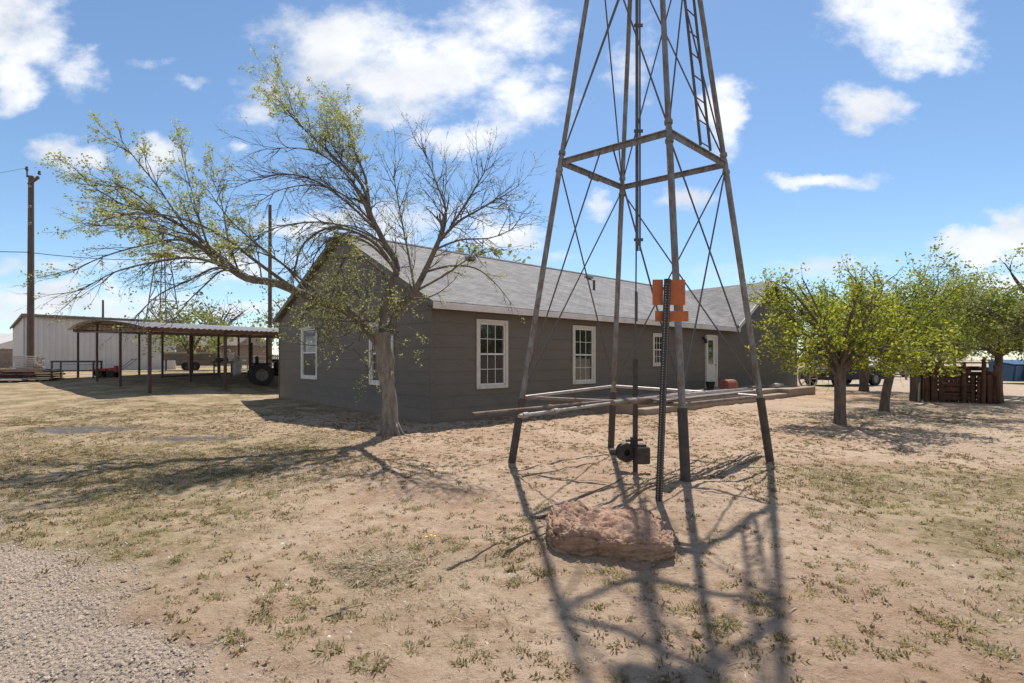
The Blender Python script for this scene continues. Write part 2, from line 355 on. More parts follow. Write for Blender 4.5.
def groundmat():
    m = bpy.data.materials.new('ground'); m.use_nodes = True; t = m.node_tree; n = t.nodes; L = t.links; p = n['Principled BSDF']; p.inputs['Roughness'].default_value = 1; p.inputs['Specular IOR Level'].default_value = .1
    tcn = n.new('ShaderNodeTexCoord'); vec = tcn.outputs['Object']
    def noise(s, d=8, r=.6): 
        z = n.new('ShaderNodeTexNoise'); z.inputs['Scale'].default_value = s; z.inputs['Detail'].default_value = d; z.inputs['Roughness'].default_value = r; L.new(vec, z.inputs['Vector']); return z.outputs[0]
    def mr_(x, a, b, c=0, d=1):
        z = n.new('ShaderNodeMapRange'); z.interpolation_type = 'SMOOTHSTEP'; L.new(x, z.inputs[0])
        for i, q in enumerate((a, b, c, d)): z.inputs[i + 1].default_value = q
        return z.outputs[0]
    def mul(a, b, op='MULTIPLY'):
        z = n.new('ShaderNodeMath'); z.operation = op; z.use_clamp = False
        for i, q in enumerate((a, b)):
            if isinstance(q, (int, float)): z.inputs[i].default_value = q
            else: L.new(q, z.inputs[i])
        return z.outputs[0]
    def mix(f, a, b, mode='MIX'):
        z = n.new('ShaderNodeMix'); z.data_type = 'RGBA'; z.blend_type = mode
        if isinstance(f, (int, float)): z.inputs[0].default_value = f
        else: L.new(f, z.inputs[0])
        for i, q in ((6, a), (7, b)):
            if isinstance(q, tuple): z.inputs[i].default_value = (*q, 1)
            else: L.new(q, z.inputs[i])
        return z.outputs[2]
    def att(nm): z = n.new('ShaderNodeAttribute'); z.attribute_name = nm; return z.outputs['Fac']
    base = mix(mr_(noise(.55, 5), .35, .65), (.41, .28, .19), (.52, .385, .275))
    base = mix(mr_(noise(2.3, 8, .65), .45, .72, 0, .9), base, (.35, .22, .135))
    base = mix(mr_(noise(11, 9, .75), .48, .66, 0, .75), base, (.27, .175, .115))
    base = mix(mr_(noise(60, 4, .7), .55, .8, 0, .5), base, (.62, .50, .38))
    # dry grass film
    g = mul(att('grass'), mr_(noise(3.2, 9, .7), .32, .54))
    gc = mix(mr_(noise(20, 8, .75), .38, .62), (.34, .26, .145), (.16, .13, .065))
    gc = mix(mr_(noise(1.1, 4), .45, .6, 0, .75), gc, (.45, .345, .22))
    base = mix(g, base, gc)
    # gravel
    vo = n.new('ShaderNodeTexVoronoi'); vo.inputs['Scale'].default_value = 42; L.new(vec, vo.inputs['Vector'])
    sepc = n.new('ShaderNodeSeparateColor'); L.new(vo.outputs['Color'], sepc.inputs[0])
    gv = mix(sepc.outputs[0], (.36, .305, .25), (.52, .445, .37)); gv = mix(mr_(vo.outputs['Distance'], .25, .6, 0, .85), gv, (.27, .21, .16))
    gv = mix(mr_(noise(1.4, 8, .7), .36, .6, .25, .85), gv, (.48, .37, .275))
    gm = mul(att('gravel'), 1.0)
    base = mix(gm, base, gv)
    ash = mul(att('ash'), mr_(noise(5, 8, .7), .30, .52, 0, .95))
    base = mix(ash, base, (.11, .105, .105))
    base = mix(mul(att('dirt'), mr_(noise(2, 6), .3, .6, .25, .8)), base, (.46, .37, .285))
    L.new(base, p.inputs['Base Color'])
    h = mul(mul(noise(9, 10, .72), 1.0), mul(noise(45, 6, .7), .35), 'ADD')
    h = mul(h, mul(gm, mul(vo.outputs['Distance'], -.5)), 'ADD')
    bp = n.new('ShaderNodeBump'); bp.inputs['Strength'].default_value = .85; bp.inputs['Distance'].default_value = .07; L.new(h, bp.inputs['Height']); L.new(bp.outputs[0], p.inputs['Normal'])
    return m
M['ground'] = groundmat()

# ------------------------------------------------------------------ ground
def grass_density(x, y):
    x = np.asarray(x, float); y = np.asarray(y, float)
    left = (1 - sstep(-3.4, -1.2, x + (y - 5) * .16)) * sstep(2.5, 4, y) * 1.0
    left2 = (1 - sstep(-12, -6, x)) * .5
    right = sstep(1.9, 3.4, x - .12 * y) * (1 - sstep(6.4, 7.8, y + .12 * (x - 5))) * 1.0
    front = .5 * np.exp(-((x + .9) ** 2 / 1.6 + (y - 3.6) ** 2 / .9))
    far = sstep(20, 34, y) * .85
    strip = np.exp(-((y - (16.5)) ** 2) / 3.0) * (1 - sstep(-11, -8, x)) * .6
    house = 1 - .85 * np.exp(-((x + 4.5) ** 2 / 9 + (y - 12.5) ** 2 / 5))
    d = np.clip(np.maximum.reduce([left, left2, right, front, far, strip]), 0, 1) * house
    return d
def gravel_mask(x, y):
    e = (y - 2.38) - (-(x + 1.45)) * .74
    e = e + (fbm(x, y, 1.6, 4, 31) - .5) * 1.3
    return (1 - sstep(-.25, .25, e)) * (1 - sstep(-.9, -.6, x))
def dirt_mask(x, y):
    a = sstep(6.8, 8.5, y) * sstep(5.5, 9, x) * (1 - sstep(16, 20, y))
    b = sstep(14, 17, x - .2 * (y - 15)) * sstep(9, 11, y)
    return np.clip(np.maximum(a * .7, b), 0, 1)
def axis(lo, hi, step, ext, ratio=1.22):
    c = list(np.arange(lo, hi, step)); s = step; v = c[-1]
    while v < ext[1]: s *= ratio; v += s; c.append(v)
    s = step; v = c[0]; pre = []
    while v > ext[0]: s *= ratio; v -= s; pre.append(v)
    return np.array(pre[::-1] + c)
gx = axis(-8.5, 9.5, .055, (-900, 900)); gy = np.concatenate([axis(1.9, 9.0, .04, (-200, 9.0)), axis(9.1, 24, .1, (9, 1400))[np.where(axis(9.1, 24, .1, (9, 1400)) > 9.05)]])
gy = np.unique(np.round(gy, 5))
XX, YY = np.meshgrid(gx, gy); ZZ = Gn(XX, YY)
gm_ = gravel_mask(XX, YY); ZZ = ZZ - .01 * gm_
nx, ny = len(gx), len(gy)
me = bpy.data.meshes.new('ground'); me.vertices.add(nx * ny); me.vertices.foreach_set('co', np.stack([XX, YY, ZZ], -1).ravel())
ii = (np.arange(ny - 1)[:, None] * nx + np.arange(nx - 1)[None, :]).ravel()
fc = np.stack([ii, ii + 1, ii + nx + 1, ii + nx], -1)
me.loops.add(fc.size); me.loops.foreach_set('vertex_index', fc.ravel()); me.polygons.add(len(fc)); me.polygons.foreach_set('loop_start', np.arange(len(fc)) * 4)
me.polygons.foreach_set('use_smooth', np.ones(len(fc), bool)); me.update(calc_edges=True); me.validate()
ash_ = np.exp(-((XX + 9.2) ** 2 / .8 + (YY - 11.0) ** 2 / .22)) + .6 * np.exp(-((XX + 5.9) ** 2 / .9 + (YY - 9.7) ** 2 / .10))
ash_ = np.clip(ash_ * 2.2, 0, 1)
for nm, arr in (('grass', grass_density(XX, YY)), ('gravel', gm_), ('ash', ash_), ('dirt', dirt_mask(XX, YY))):
    at_ = me.attributes.new(nm, 'FLOAT', 'POINT'); at_.data.foreach_set('value', np.asarray(arr, np.float32).ravel())
me.materials.append(M['ground'])
go = bpy.data.objects.new('ground', me); col.objects.link(go); tag(go, kind='structure')

# ------------------------------------------------------------------ house
H0 = Vector((-1.85, 11.9, 0)); HV = Vector((.748, .664, 0)); HU = Vector((-.664, .748, 0)); HN = -HU; HZ = Vector((0, 0, 1))
def hp(v, u, z): return H0 + HV * v + HU * u + HZ * z
hx = thing('house', tuple(H0), 'long grey-brown ranch house with lap siding and grey shingle roof behind the windmill tower', 'house')
def siding_wall(org, along, out, x0, x1, top, openings, zb=-.25, pitch=.29, skip=None):
    mb = MB(); z = zb
    def P(a, z, o): return org + along * a + HZ * z + out * o
    def tz(a): return top(a)
    zmax = max(top(x0), top(x1), *(top(x0 + (x1 - x0) * i / 40) for i in range(41)))
    while z < zmax:
        z1 = z + pitch
        cuts = sorted({z, z1, *[q for (a, b, c, d) in openings for q in (c, d) if z < q < z1]})
        for c0, c1 in zip(cuts[:-1], cuts[1:]):
            # x-range of wall at this height
            lo, hi = x0, x1
            N = 80; xs = [x0 + (x1 - x0) * i / N for i in range(N + 1)]
            ins = [a for a in xs if top(a) >= c1 - 1e-6]
            poly_top = None
            if not ins:
                ins = [a for a in xs if top(a) > c0]
                if not ins: continue
            full_lo, full_hi = min(ins), max(ins)
            ins0 = [a for a in xs if top(a) >= c0]; lo0, hi0 = min(ins0), max(ins0)
            segs = [(full_lo, full_hi)]
            for (a, b, c, d) in openings:
                if c < c1 - 1e-6 and d > c0 + 1e-6:
                    ns = []
                    for s0, s1 in segs:
                        if b <= s0 or a >= s1: ns.append((s0, s1)); continue
                        if a > s0: ns.append((s0, a))
                        if b < s1: ns.append((b, s1))
                    segs = ns
            oo = lambda q: .014 * (1 - (q - z) / pitch)
            for s0, s1 in segs:
                a0 = lo0 if s0 == full_lo else s0; a1 = hi0 if s1 == full_hi else s1
                tops = min(c1, max(top((s0 + s1) / 2), c0 + .001)) if (s0 == full_lo and s1 == full_hi) else c1
                mb.quad(P(a0, c0, oo(c0)), P(a1, c0, oo(c0)), P(s1, tops, oo(c1)), P(s0, tops, oo(c1)))
                if abs(c0 - z) < 1e-6: mb.quad(P(a0, c0, 0), P(a1, c0, 0), P(a1, c0, .014), P(a0, c0, .014))
        z = z1
    return mb
EAVE = 2.85; RU, RZ = 5.0, 5.22; UL, ZL = 10.74, 3.02
long_open = [(1.36, 2.22, .84, 2.41), (4.91, 5.77, .84, 2.41), (9.06, 9.68, 1.33, 2.32), (12.70, 13.44, .36, 2.38)]
def top_long(v):
    if v > 15.2 and v < 22.2: return 2.85 + (2.1 * (1 - abs(v - 18.7) / 3.5))
    return EAVE
mb = siding_wall(H0, HV, HN, 0, 22.2, top_long, long_open)
g_open = [(6.98, 8.27, .90, 2.53), (1.85, 3.02, .88, 2.42)]
def top_g(u): return EAVE - .05 + (RZ - EAVE) * u / RU if u < RU else RZ - .05 - (RZ - ZL) * (u - RU) / (UL - RU)
mg = siding_wall(H0, HU, -HV, 0, UL, top_g, g_open)
n0 = len(mb.v); mb.v += mg.v; mb.f += [tuple(i + n0 for i in f) for f in mg.f]
# far and rear walls
mb.quad(hp(22.2, 0, -.2), hp(22.2, UL, -.2), hp(22.2, UL, 3.0), hp(22.2, RU, RZ - .1), hp(22.2, 0, 2.85))
mb.quad(hp(0, UL, -.2), hp(22.2, UL, -.2), hp(22.2, UL, 3.0), hp(0, UL, 3.0))
wall = mb.build('wall', M['siding'], hx, flip=False)
cb = MB(); cb.box(hp(.0, .0, 1.3) + (HN - HV) * .012, (.05, .05, 3.1), Matrix((HV, HU, HZ)).transposed())
cb.build('corner_board', M['siding'], hx)
cb = MB(); cb.box(hp(0, UL, 1.35) + (HU - HV) * .012, (.05, .05, 3.2), Matrix((HV, HU, HZ)).transposed()); cb.build('corner_board', M['siding'], hx)
# roof
def slab(mb, pts, th=.09): mb.prism([p for p in pts], (0, 0, -th))
rf = MB(); uvs = []
OH = .28; sl = (RZ - EAVE) / RU
zr = lambda u: RZ + .10 - sl * (RU - u)
sl2 = (RZ - ZL) / (UL - RU); zb_ = lambda u: RZ + .10 - sl2 * (u - RU)
cz = lambda v: 5.06 + .10 - .60 * abs(v - 18.7)
def polyroof(pts, name='roof_slope'):
    m_ = MB(); slab(m_, pts); return m_
roofpolys = [
 [hp(-.16, -OH, zr(-OH)), hp(15.1, -OH, zr(-OH)), hp(15.25, .1, zr(.1)), hp(18.7, 4.66, zr(4.66)), hp(18.7, RU, zr(RU)), hp(-.16, RU, zr(RU))],
 [hp(-.16, RU, zr(RU) - .001), hp(22.4, RU, zr(RU) - .001), hp(22.4, UL + .3, zb_(UL + .3)), hp(-.16, UL + .3, zb_(UL + .3))],
 [hp(14.95, -.3, cz(14.95)), hp(18.7, -.3, cz(18.7)), hp(18.7, 4.9, cz(18.7)), hp(15.0, .25, cz(15.0))],
 [hp(18.7, -.3, cz(18.7) - .001), hp(22.5, -.3, cz(22.5)), hp(22.5, .2, cz(22.5)), hp(18.7, 4.9, cz(18.7) - .001)],
 [hp(22.3, -.1, zr(-.1)), hp(22.4, RU, zr(RU)), hp(18.7, RU, zr(RU)), hp(18.7, 4.66, zr(4.66))]]
for P_ in roofpolys: slab(rf, P_)
roof = rf.build('roof', M['shingles'], hx, flip=True)
a_ = roof.data.attributes.new('ruv', 'FLOAT_VECTOR', 'CORNER'); buf = []
for p in roof.data.polygons:
    nrm = p.normal
    for li in p.loop_indices:
        q = Vector(roof.data.vertices[roof.data.loops[li].vertex_index].co)
        v_, u_ = q.dot(HV), q.dot(HU)
        if abs(nrm.dot(HV)) > abs(nrm.dot(HU)): buf += [u_, v_ * 1.17, 0]
        else: buf += [v_, u_ * 1.11, 0]
a_.data.foreach_set('vector', buf)
rc = MB()
for i in range(75):
    v0 = -.1 + i * .3; rc.box(hp(v0, RU - .07, zr(RU - .07) + .012 + .004 * (i % 2)), (.31, .2, .02), Matrix((HV, (HU + HZ * sl).normalized(), (HZ - HU * sl).normalized())).transposed())
rc.build('ridge_cap', M['shingles'], hx)
for (v_, u_) in ((4.2, 4.1), (10.6, 4.2)):
    rc = MB(); rc.box(hp(v_, u_, zr(u_) + .07), (.3, .3, .14), Matrix((HV, HU, HZ)).transposed(), .02); rc.build('roof_vent', M['tin'], hx)
# fascia boards
fa = MB(); Mh = Matrix((HV, HU, HZ)).transposed()
for k in range(5):
    v0 = -.16 + k * 3.05; v1 = min(v0 + 3.04, 15.08)
    fa.box(hp((v0 + v1) / 2, -OH - .012, zr(-OH) - .10), (v1 - v0, .022, .15), Mh, .004)
fa.build('fascia', M['trim'], hx)
so = MB(); so.box(hp(7.45, -OH / 2 - .004, zr(-OH) - .17), (15.2, OH - .02, .015), Mh); so.build('soffit', M['siding'], hx)
vb = MB()
def verge(mb, p0, p1, out):
    mb.bar(Vector(p0) + out * .014, Vector(p1) + out * .014, .024, .15)
verge(vb, hp(-.16, -OH, zr(-OH) - .07), hp(-.16, RU, zr(RU) - .07), -HV); verge(vb, hp(-.16, RU, zr(RU) - .07), hp(-.16, UL + .3, zb_(UL + .3) - .07), -HV)
vb.build('verge_board', M['siding'], hx)
vb = MB(); verge(vb, hp(14.95, -.3, cz(14.95) - .07), hp(18.7, -.3, cz(18.7) - .07), HN); verge(vb, hp(18.7, -.3, cz(18.7) - .07), hp(22.5, -.3, cz(22.5) - .07), HN)
vb.build('verge_board', M['trim'], hx)
# windows
def window(a0, a1, z0, z1, face, grid=True, low='screen', up='glass', trimmat='cream'):
    if face == 'long': al, out, P = HV, HN, (lambda a, z, o: hp(a, 0, z) + HN * o)
    else: al, out, P = HU, -HV, (lambda a, z, o: hp(0, a, z) - HV * o)
    Mx = Matrix((al, out, HZ)).transposed(); t = .085; ac = (a0 + a1) / 2; wd = a1 - a0; zc = (z0 + z1) / 2
    m_ = MB()
    m_.box(P(a0 - t / 2, zc, .03), (t, .035, z1 - z0 + 2 * t), Mx, .004); m_.box(P(a1 + t / 2, zc, .03), (t, .035, z1 - z0 + 2 * t), Mx, .004)
    m_.box(P(ac, z1 + t / 2, .031), (wd, .035, t), Mx, .004); m_.box(P(ac, z0 - t / 2, .038), (wd, .05, t), Mx, .004)
    fr = m_.build('window', M[trimmat], hx)
    s_ = MB(); f = .045
    for zz in (z0 + f / 2, zc, z1 - f / 2): s_.box(P(ac, zz, -.005), (wd, .05, f), Mx)
    for aa in (a0 + f / 2, a1 - f / 2): s_.box(P(aa, zc, -.006), (f, .052, z1 - z0), Mx)
    s_.build('sash', M['white'], fr)
    for (b0, b1, mt) in ((z0 + f, zc - f / 2, low), (zc + f / 2, z1 - f, up)):
        g_ = MB(); g_.box(P(ac, (b0 + b1) / 2, -.03), (wd - 2 * f + .01, .008, b1 - b0 + .01), Mx); g_.build('pane', M[mt], fr)
    if grid:
        q = MB()
        for (b0, b1) in ((z0 + f, zc - f / 2), (zc + f / 2, z1 - f)):
            if b0 > zc or low == 'glass' or True:
                for i in (1, 2): q.box(P(a0 + f + (wd - 2 * f) * i / 3, (b0 + b1) / 2, -.0215), (.016, .01, b1 - b0), Mx)
                q.box(P(ac, (b0 + b1) / 2, -.021), (wd - 2 * f, .011, .016), Mx)
        q.build('muntin', M['white'], fr)
    # black sheet standing in for the dark room behind the panes
    r_ = MB(); r_.box(P(ac, zc, -.10), (wd + .1, .02, z1 - z0 + .1), Mx); r_.build('dark_backing', M['rubber'], fr)
window(1.36, 2.22, .84, 2.41, 'long'); window(4.91, 5.77, .84, 2.41, 'long', low='glass'); window(9.06, 9.68, 1.33, 2.32, 'long')
window(6.98, 8.27, .90, 2.53, 'gable', grid=False, up='curtain', low='screen', trimmat='white'); window(1.85, 3.02, .88, 2.42, 'gable', grid=False, up='curtain', low='screen', trimmat='white')
# door
Mx = Matrix((HV, HN, HZ)).transposed()
def dP(v, z, o): return hp(v, 0, z) + HN * o
d_ = MB(); d_.box(dP(12.66, 1.40, .04), (.08, .09, 2.08), Mx, .004); d_.box(dP(13.48, 1.40, .04), (.08, .09, 2.08), Mx, .004); d_.box(dP(13.07, 2.42, .04), (.74, .09, .08), Mx, .004)
dr = d_.build('door_frame', M['white'], hx)
d_ = MB()
for (a, b, c, d) in ((12.71, 13.43, .37, 1.30), (12.71, 13.43, 2.25, 2.375), (12.71, 12.83, 1.30, 2.25), (13.25, 13.43, 1.30, 2.25)):
    d_.box(dP((a + b) / 2, (c + d) / 2, .012), (b - a, .045, d - c), Mx)
dd = d_.build('door', M['white'], hx)
d_ = MB(); d_.box(dP(13.04, 1.775, .005), (.42, .02, .95), Mx); d_.build('pane', M['glass'], dd)
d_ = MB(); d_.tube([dP(13.36, 1.27, .03), dP(13.36, 1.27, .08)], [.012, .028], 10); d_.build('handle', M['galv'], dd)
# porch light
d_ = MB(); d_.box(dP(12.45, 2.32, .05), (.08, .08, .1), Mx, .01); d_.tube([dP(12.45, 2.30, .12), dP(12.45, 2.12, .14)], [.05, .07], 10)
d_.build('porch_light', M['postblack'], hx)
# meter and roof vents
d_ = MB(); d_.tube([hp(9.0, 2.6, zr(2.6) - .1), hp(9.0, 2.6, zr(2.6) + .35)], .05, 10); d_.build('vent_pipe', M['rod'], hx)

# porch slab and step
pk = MB(); pk.box(hp(11.4, -.96, .10), (12.4, 1.9, .47), Mh, .02); pk.box(hp(16.25, -1.16, .098), (2.9, 2.3, .466), Mh, .02)
po = pk.build('porch_slab', M['concrete']); tag(po, 'raised concrete porch slab running along the house wall below the white door', 'porch')
pk = MB(); pk.box(hp(10.0, -2.10, .03), (9.7, .36, .28), Mh, .015); po = pk.build('porch_step', M['concrete']); tag(po, 'low concrete step in front of the porch slab', 'step')

# red barrel and small things on the porch
def on_line(v, u, z): return hp(v, u, z)
bt = thing('barrel', tuple(hp(12.0, -1.25, .335)), 'rusty red barrel lying on its side on the porch before the door', 'barrel')
c0 = W(715, 385, 19.3); bx = hp(12.0, -1.25, .335)
pth = [bx + HV * a + HZ * .21 for a in (-.36, -.35, -.13, -.12, -.10, .10, .12, .13, .35, .36)]
m_ = MB(); m_.tube(pth, [.185, .2, .2, .208, .2, .2, .208, .2, .2, .185], 20); m_.build('drum', M['barrel'], bt, smooth=False)
m_ = MB(); m_.tube([bx - HV * .362 + HZ * .30, bx - HV * .40 + HZ * .30], .03, 10); m_.build('bung', M['rod'], bt)
pt = thing('flower_pot', tuple(hp(12.1, -.5, .335)), 'small dark pot standing on the porch left of the white door', 'pot')
m_ = MB(); b_ = hp(12.1, -.5, .337); m_.tube([b_, b_ + HZ * .02, b_ + HZ * .26, b_ + HZ * .30], [.11, .12, .17, .18], 14); m_.build('pot', M['castiron'], pt)
m_ = MB(); m_.tube([b_ + HZ * .29, b_ + HZ * .30], .165, 14); m_.build('soil', M['polewood'], pt)
for i, (vv, uu, ln, rr, lab) in enumerate(((14.6, -1.3, 1.5, .05, 'long weathered log lying on the porch slab beside the barrel'), (15.6, -1.6, .9, .09, 'short thick pale log lying at the end of the porch'))):
    b_ = hp(vv, uu, .333 + rr); m_ = MB(); m_.tube([b_ - HV * ln / 2, b_ - HV * ln / 4 + HZ * .01, b_ + HV * ln / 4, b_ + HV * ln / 2], [rr, rr * 1.05, rr * .95, rr * .8], 9)
    tag(m_.build('log', M['palewood' if i else 'oldwood']), lab, 'log')

# ------------------------------------------------------------------ windmill tower
APEX = Vector((1.95, 7.53, 12.0))
ring = {'A': Vector((.70, 7.44, 4.33)), 'B': Vector((1.82, 8.52, 4.33)), 'C': Vector((1.966, 6.45, 4.33)), 'D': Vector((3.11, 7.52, 4.33))}
def leg(k, z): p = ring[k]; return APEX + (p - APEX) * ((APEX.z - z) / (APEX.z - 4.33))
tw = thing('windmill_tower', (1.9, 7.5, 0), 'four-legged galvanised steel windmill tower with braces rising out of frame in front of the house', 'tower')
gz = {'A': 0, 'B': -.06, 'C': .12, 'D': 0}
def angle_bar(mb, p0, p1, wd, inward, th=.007):
    p0 = Vector(p0); p1 = Vector(p1); d = (p1 - p0).normalized(); inn = Vector(inward); inn = (inn - d * inn.dot(d)).normalized(); s = d.cross(inn)
    for sg in (1, -1):
        dirn = (inn + s * sg).normalized()
        mb.bar(p0 + dirn * wd / 2, p1 + dirn * wd / 2, wd, th, up=(inn - s * sg).normalized())
for k in 'ABCD':
    m_ = MB(); lo, hi_ = leg(k, .55), leg(k, 11.4)
    inn = APEX - leg(k, 0); inn.z = 0
    pts = [lo.lerp(hi_, i / 8) for i in range(9)]
    m_.tube([lo, leg(k, 4.4)], [.041, .041], 8); m_.tube([leg(k, 4.2), hi_], [.036, .033], 8)
    for z_ in (4.2, 4.45, 7.65, 7.9): q = leg(k, z_); m_.tube([q, leg(k, z_ + .05)], .052, 8)
    lg = m_.build('leg', M['galv'], tw)
    m_ = MB(); m_.tube([leg(k, gz[k] - .3), leg(k, .93)], [.057, .057], 10); m_.build('footing_pipe', M['legrust'], lg)
faces = [('A', 'C'), ('C', 'D'), ('D', 'B'), ('B', 'A')]
for z_, wd in ((4.33, .075), (7.8, .07), (10.2, .06)):
    for a, b in faces:
        m_ = MB(); p, q = leg(a, z_), leg(b, z_); m_.bar(p, q, .012, wd); m_.bar(p + Vector((0, 0, wd / 2)), q + Vector((0, 0, wd / 2)), wd * .9, .012); m_.build('girt', M['galv'], tw)
for a, b in faces:
    m_ = MB(); rz_ = {'A': .95, 'B': 1.03, 'C': .97, 'D': .955}; p, q = leg(a, rz_[a]), leg(b, rz_[b]); m_.tube([p, q], .024, 8); m_.build('lower_rail', M['palepipe'] if 'B' in (a, b) else M['rustpipe'], tw)
def rod(p, q, r=.011): m_ = MB(); m_.tube([p, q], r, 6); m_.build('brace', M['rod'], tw)
for a, b in faces[1:]:
    rod(leg(a, 4.28), leg(b, 1.05)); rod(leg(b, 4.28), leg(a, 1.05))
pa, pc = leg('A', 4.33), leg('C', 4.33)
rod(pa.lerp(pc, .40), leg('A', 1.12)); rod(pa.lerp(pc, .52), leg('C', 1.05))
for z0, z1 in ((4.4, 7.75), (7.85, 10.15)):
    for a, b in faces: rod(leg(a, z0), leg(b, z1)); rod(leg(b, z0), leg(a, z1))
# splice bracket on the girt
m_ = MB(); p, q = leg('A', 4.33), leg('B', 4.33); c = p.lerp(q, .52); m_.bar(c - (q - p).normalized() * .14, c + (q - p).normalized() * .1, .03, .10); m_.build('bracket', M['galv'], tw)
# ladder on face C-D
lad = MB(); a0, a1 = leg('C', 4.38).lerp(leg('D', 4.38), .48), leg('C', 4.38).lerp(leg('D', 4.38), .66)
b0, b1 = leg('C', 9.1).lerp(leg('D', 9.1), .40), leg('C', 9.1).lerp(leg('D', 9.1), .83)
b1 = b0 + (a1 - a0); 
off = Vector((.03, -.03, 0)); lad.bar(a0 + off, b0 + off, .012, .035); lad.bar(a1 + off, b1 + off, .012, .035)
for i in range(15): t_ = i / 15 + .01; lad.tube([a0.lerp(b0, t_) + off, a1.lerp(b1, t_) + off], .009, 6)
lad.build('ladder', M['rod'], tw)
# platform near the top, mill head
m_ = MB(); 
for i in range(9): m_.box((1.85, 7.27 + i * .056, 9.2), (.46, .05, .03))
m_.build('platform', M['greywood'], tw)
m_ = MB(); m_.tube([(1.95, 7.53, 11.2), (1.95, 7.53, 12.1)], .06, 10); m_.box((1.95, 7.53, 12.2), (.3, .5, .35), None, .05); m_.build('mill_head', M['galv'], tw)
# pump rod
pr = thing('well_pump', (1.64, 6.85, 0), 'rusty well pump pipe with a round flange standing inside the tower', 'pump')
PX_, PY_ = 1.64, 6.85
m_ = MB(); m_.tube([(PX_, PY_, -.2), (PX_, PY_, 1.50)], .034, 10); m_.tube([(PX_, PY_, 1.02), (PX_, PY_, 1.10)], .046, 10); m_.build('casing', M['legrust'], pr)
m_ = MB(); m_.tube([(PX_, PY_, 1.5), (PX_ + .02, PY_ + .03, 3.0)], .010, 6); m_.tube([(PX_ + .02, PY_ + .03, 2.0), (PX_ + .02, PY_ + .03, 2.4)], .02, 6); m_.build('pump_rod', M['rod'], pr)
m_ = MB(); m_.tube([(PX_ + .035, PY_ + .05, 2.95), (PX_ + .13, PY_ + .45, 9.2)], .022, 8); m_.tube([(PX_ + .075, PY_ + .05, 2.95), (PX_ + .17, PY_ + .45, 9.2)], .012, 6)
for z_ in (3.1, 4.6, 6.1): t_ = (z_ - 2.95) / 6.25; m_.box((PX_ + .055 + .095 * t_, PY_ + .05 + .4 * t_, z_), (.12, .02, .04))
m_.build('drop_pipe', M['rod'], pr)
m_ = MB(); m_.ring((1.50, 6.80, .27), (.25, -1, 0), .125, .045, .10, 20); m_.tube([(1.50, 6.84, .27), (1.51, 6.9, .27)], .11, 18); m_.tube([(1.38, 6.8, .27), (1.30, 6.82, .27)], .045, 10); m_.build('flange', M['castiron'], pr)
m_ = MB(); m_.box((1.70, 6.72, .25), (.17, .16, .22), None, .012); m_.box((1.69, 6.72, .375), (.1, .1, .03)); m_.build('gear_box', M['legrust'], pr)
m_ = MB(); m_.tube([(1.5, 6.8, .42), (1.72, 6.78, .44)], .018, 8); m_.tube([(1.58, 6.8, .3), (1.58, 6.8, .47)], .02, 8); m_.build('valve', M['castiron'], pr)

# pipes lying across the lower rails
def pipe(p0, p1, r, mt, label, grp='pipes and boards lying on the tower rails', fit=False, name='pipe'):
    m_ = MB(); p0 = Vector(p0); p1 = Vector(p1); d = (p1 - p0).normalized()
    m_.tube([p0, p1], r, 10)
    if fit:
        for t_ in fit: q = p0 + d * t_; m_.tube([q, q + d * .07], r * 1.5, 10)
    return tag(m_.build(name, M[mt]), label, name, grp)
dirp = Vector((.667, .745, -.010)).normalized(); prp = Vector((dirp.y, -dirp.x, 0))
s0 = Vector((-.33, 4.27, 1.045))
pipe(s0, s0 + dirp * 5.9, .013, 'rustpipe', 'thin rusty pipe reaching out furthest toward the camera across the tower rails', fit=(1.0,))
s1 = Vector((.08, 4.95, 1.045)); s1 = W(521, 416.5, 4.35) + dirp * .3
pipe(W(519, 416, 4.42), W(519, 416, 4.42) + Vector((.60, .80, -.006)).normalized() * 5.2, .017, 'palepipe', 'pale galvanised pipe with a threaded coupling at its near end', fit=(.05, .55, 2.1))
for i, (du, st, ln, r, mt, lab) in enumerate(((.20, 1.9, 4.4, .03, 'rustpipe', 'thick rusty pipe on the right side of the pipe bundle'), (.13, 2.3, 3.6, .022, 'palepipe', 'short pale pipe in the middle of the pipe bundle'),
      (.29, 2.6, 3.7, .02, 'rod', 'dark thin pipe on the outer right of the bundle'))):
    a = s0 + dirp * st + prp * du; pipe(a, a + dirp * ln, r, mt, lab)
for i, (du, st, ln, wd, lab) in enumerate(((.40, 2.6, 3.4, .15, 'grey weathered plank laid flat on the tower rails beside the pipes'),)):
    a = s0 + dirp * st + prp * du; a.z = 1.015; m_ = MB(); m_.bar(a, a + Vector((dirp.x, dirp.y, -.012)) * ln, wd, .028, bev=.004); tag(m_.build('plank', M['greywood']), lab, 'plank', 'pipes and boards lying on the tower rails')

# perforated post with orange plates
sp = thing('marker_post', (1.48, 5.18, 0), 'dark perforated steel post carrying orange plates behind the rock', 'post')
pb, ptp = W(657.5, 512, 5.18), W(667.6, 279, 5.18); pb.z = -.1
pb = Vector((1.47, 5.18, -.1)); d = ptp - pb
m_ = MB(); m_.bar(pb, ptp, .05, .05, up=(.72, -.69, 0)); post = m_.build('post', M['postblack'], sp)
m_ = MB(); dn = d.normalized(); sidev = dn.cross(Vector((.72, -.69, 0)).normalized()).normalized()
fn = Vector((.72, -.69, 0)); fn = (fn - dn * fn.dot(dn)).normalized()
for side, of in ((fn, .0262), (sidev, .0262), (-sidev, .0262)):
    for i in range(88):
        c = pb + dn * (.14 + i * .0254) + side * of
        m_.tube([c - side * .002, c + side * .0006], .0055, 6)
m_.build('hole', M['hole'], post)['kind'] = 'stuff'
bk = Vector((0, .045, 0))
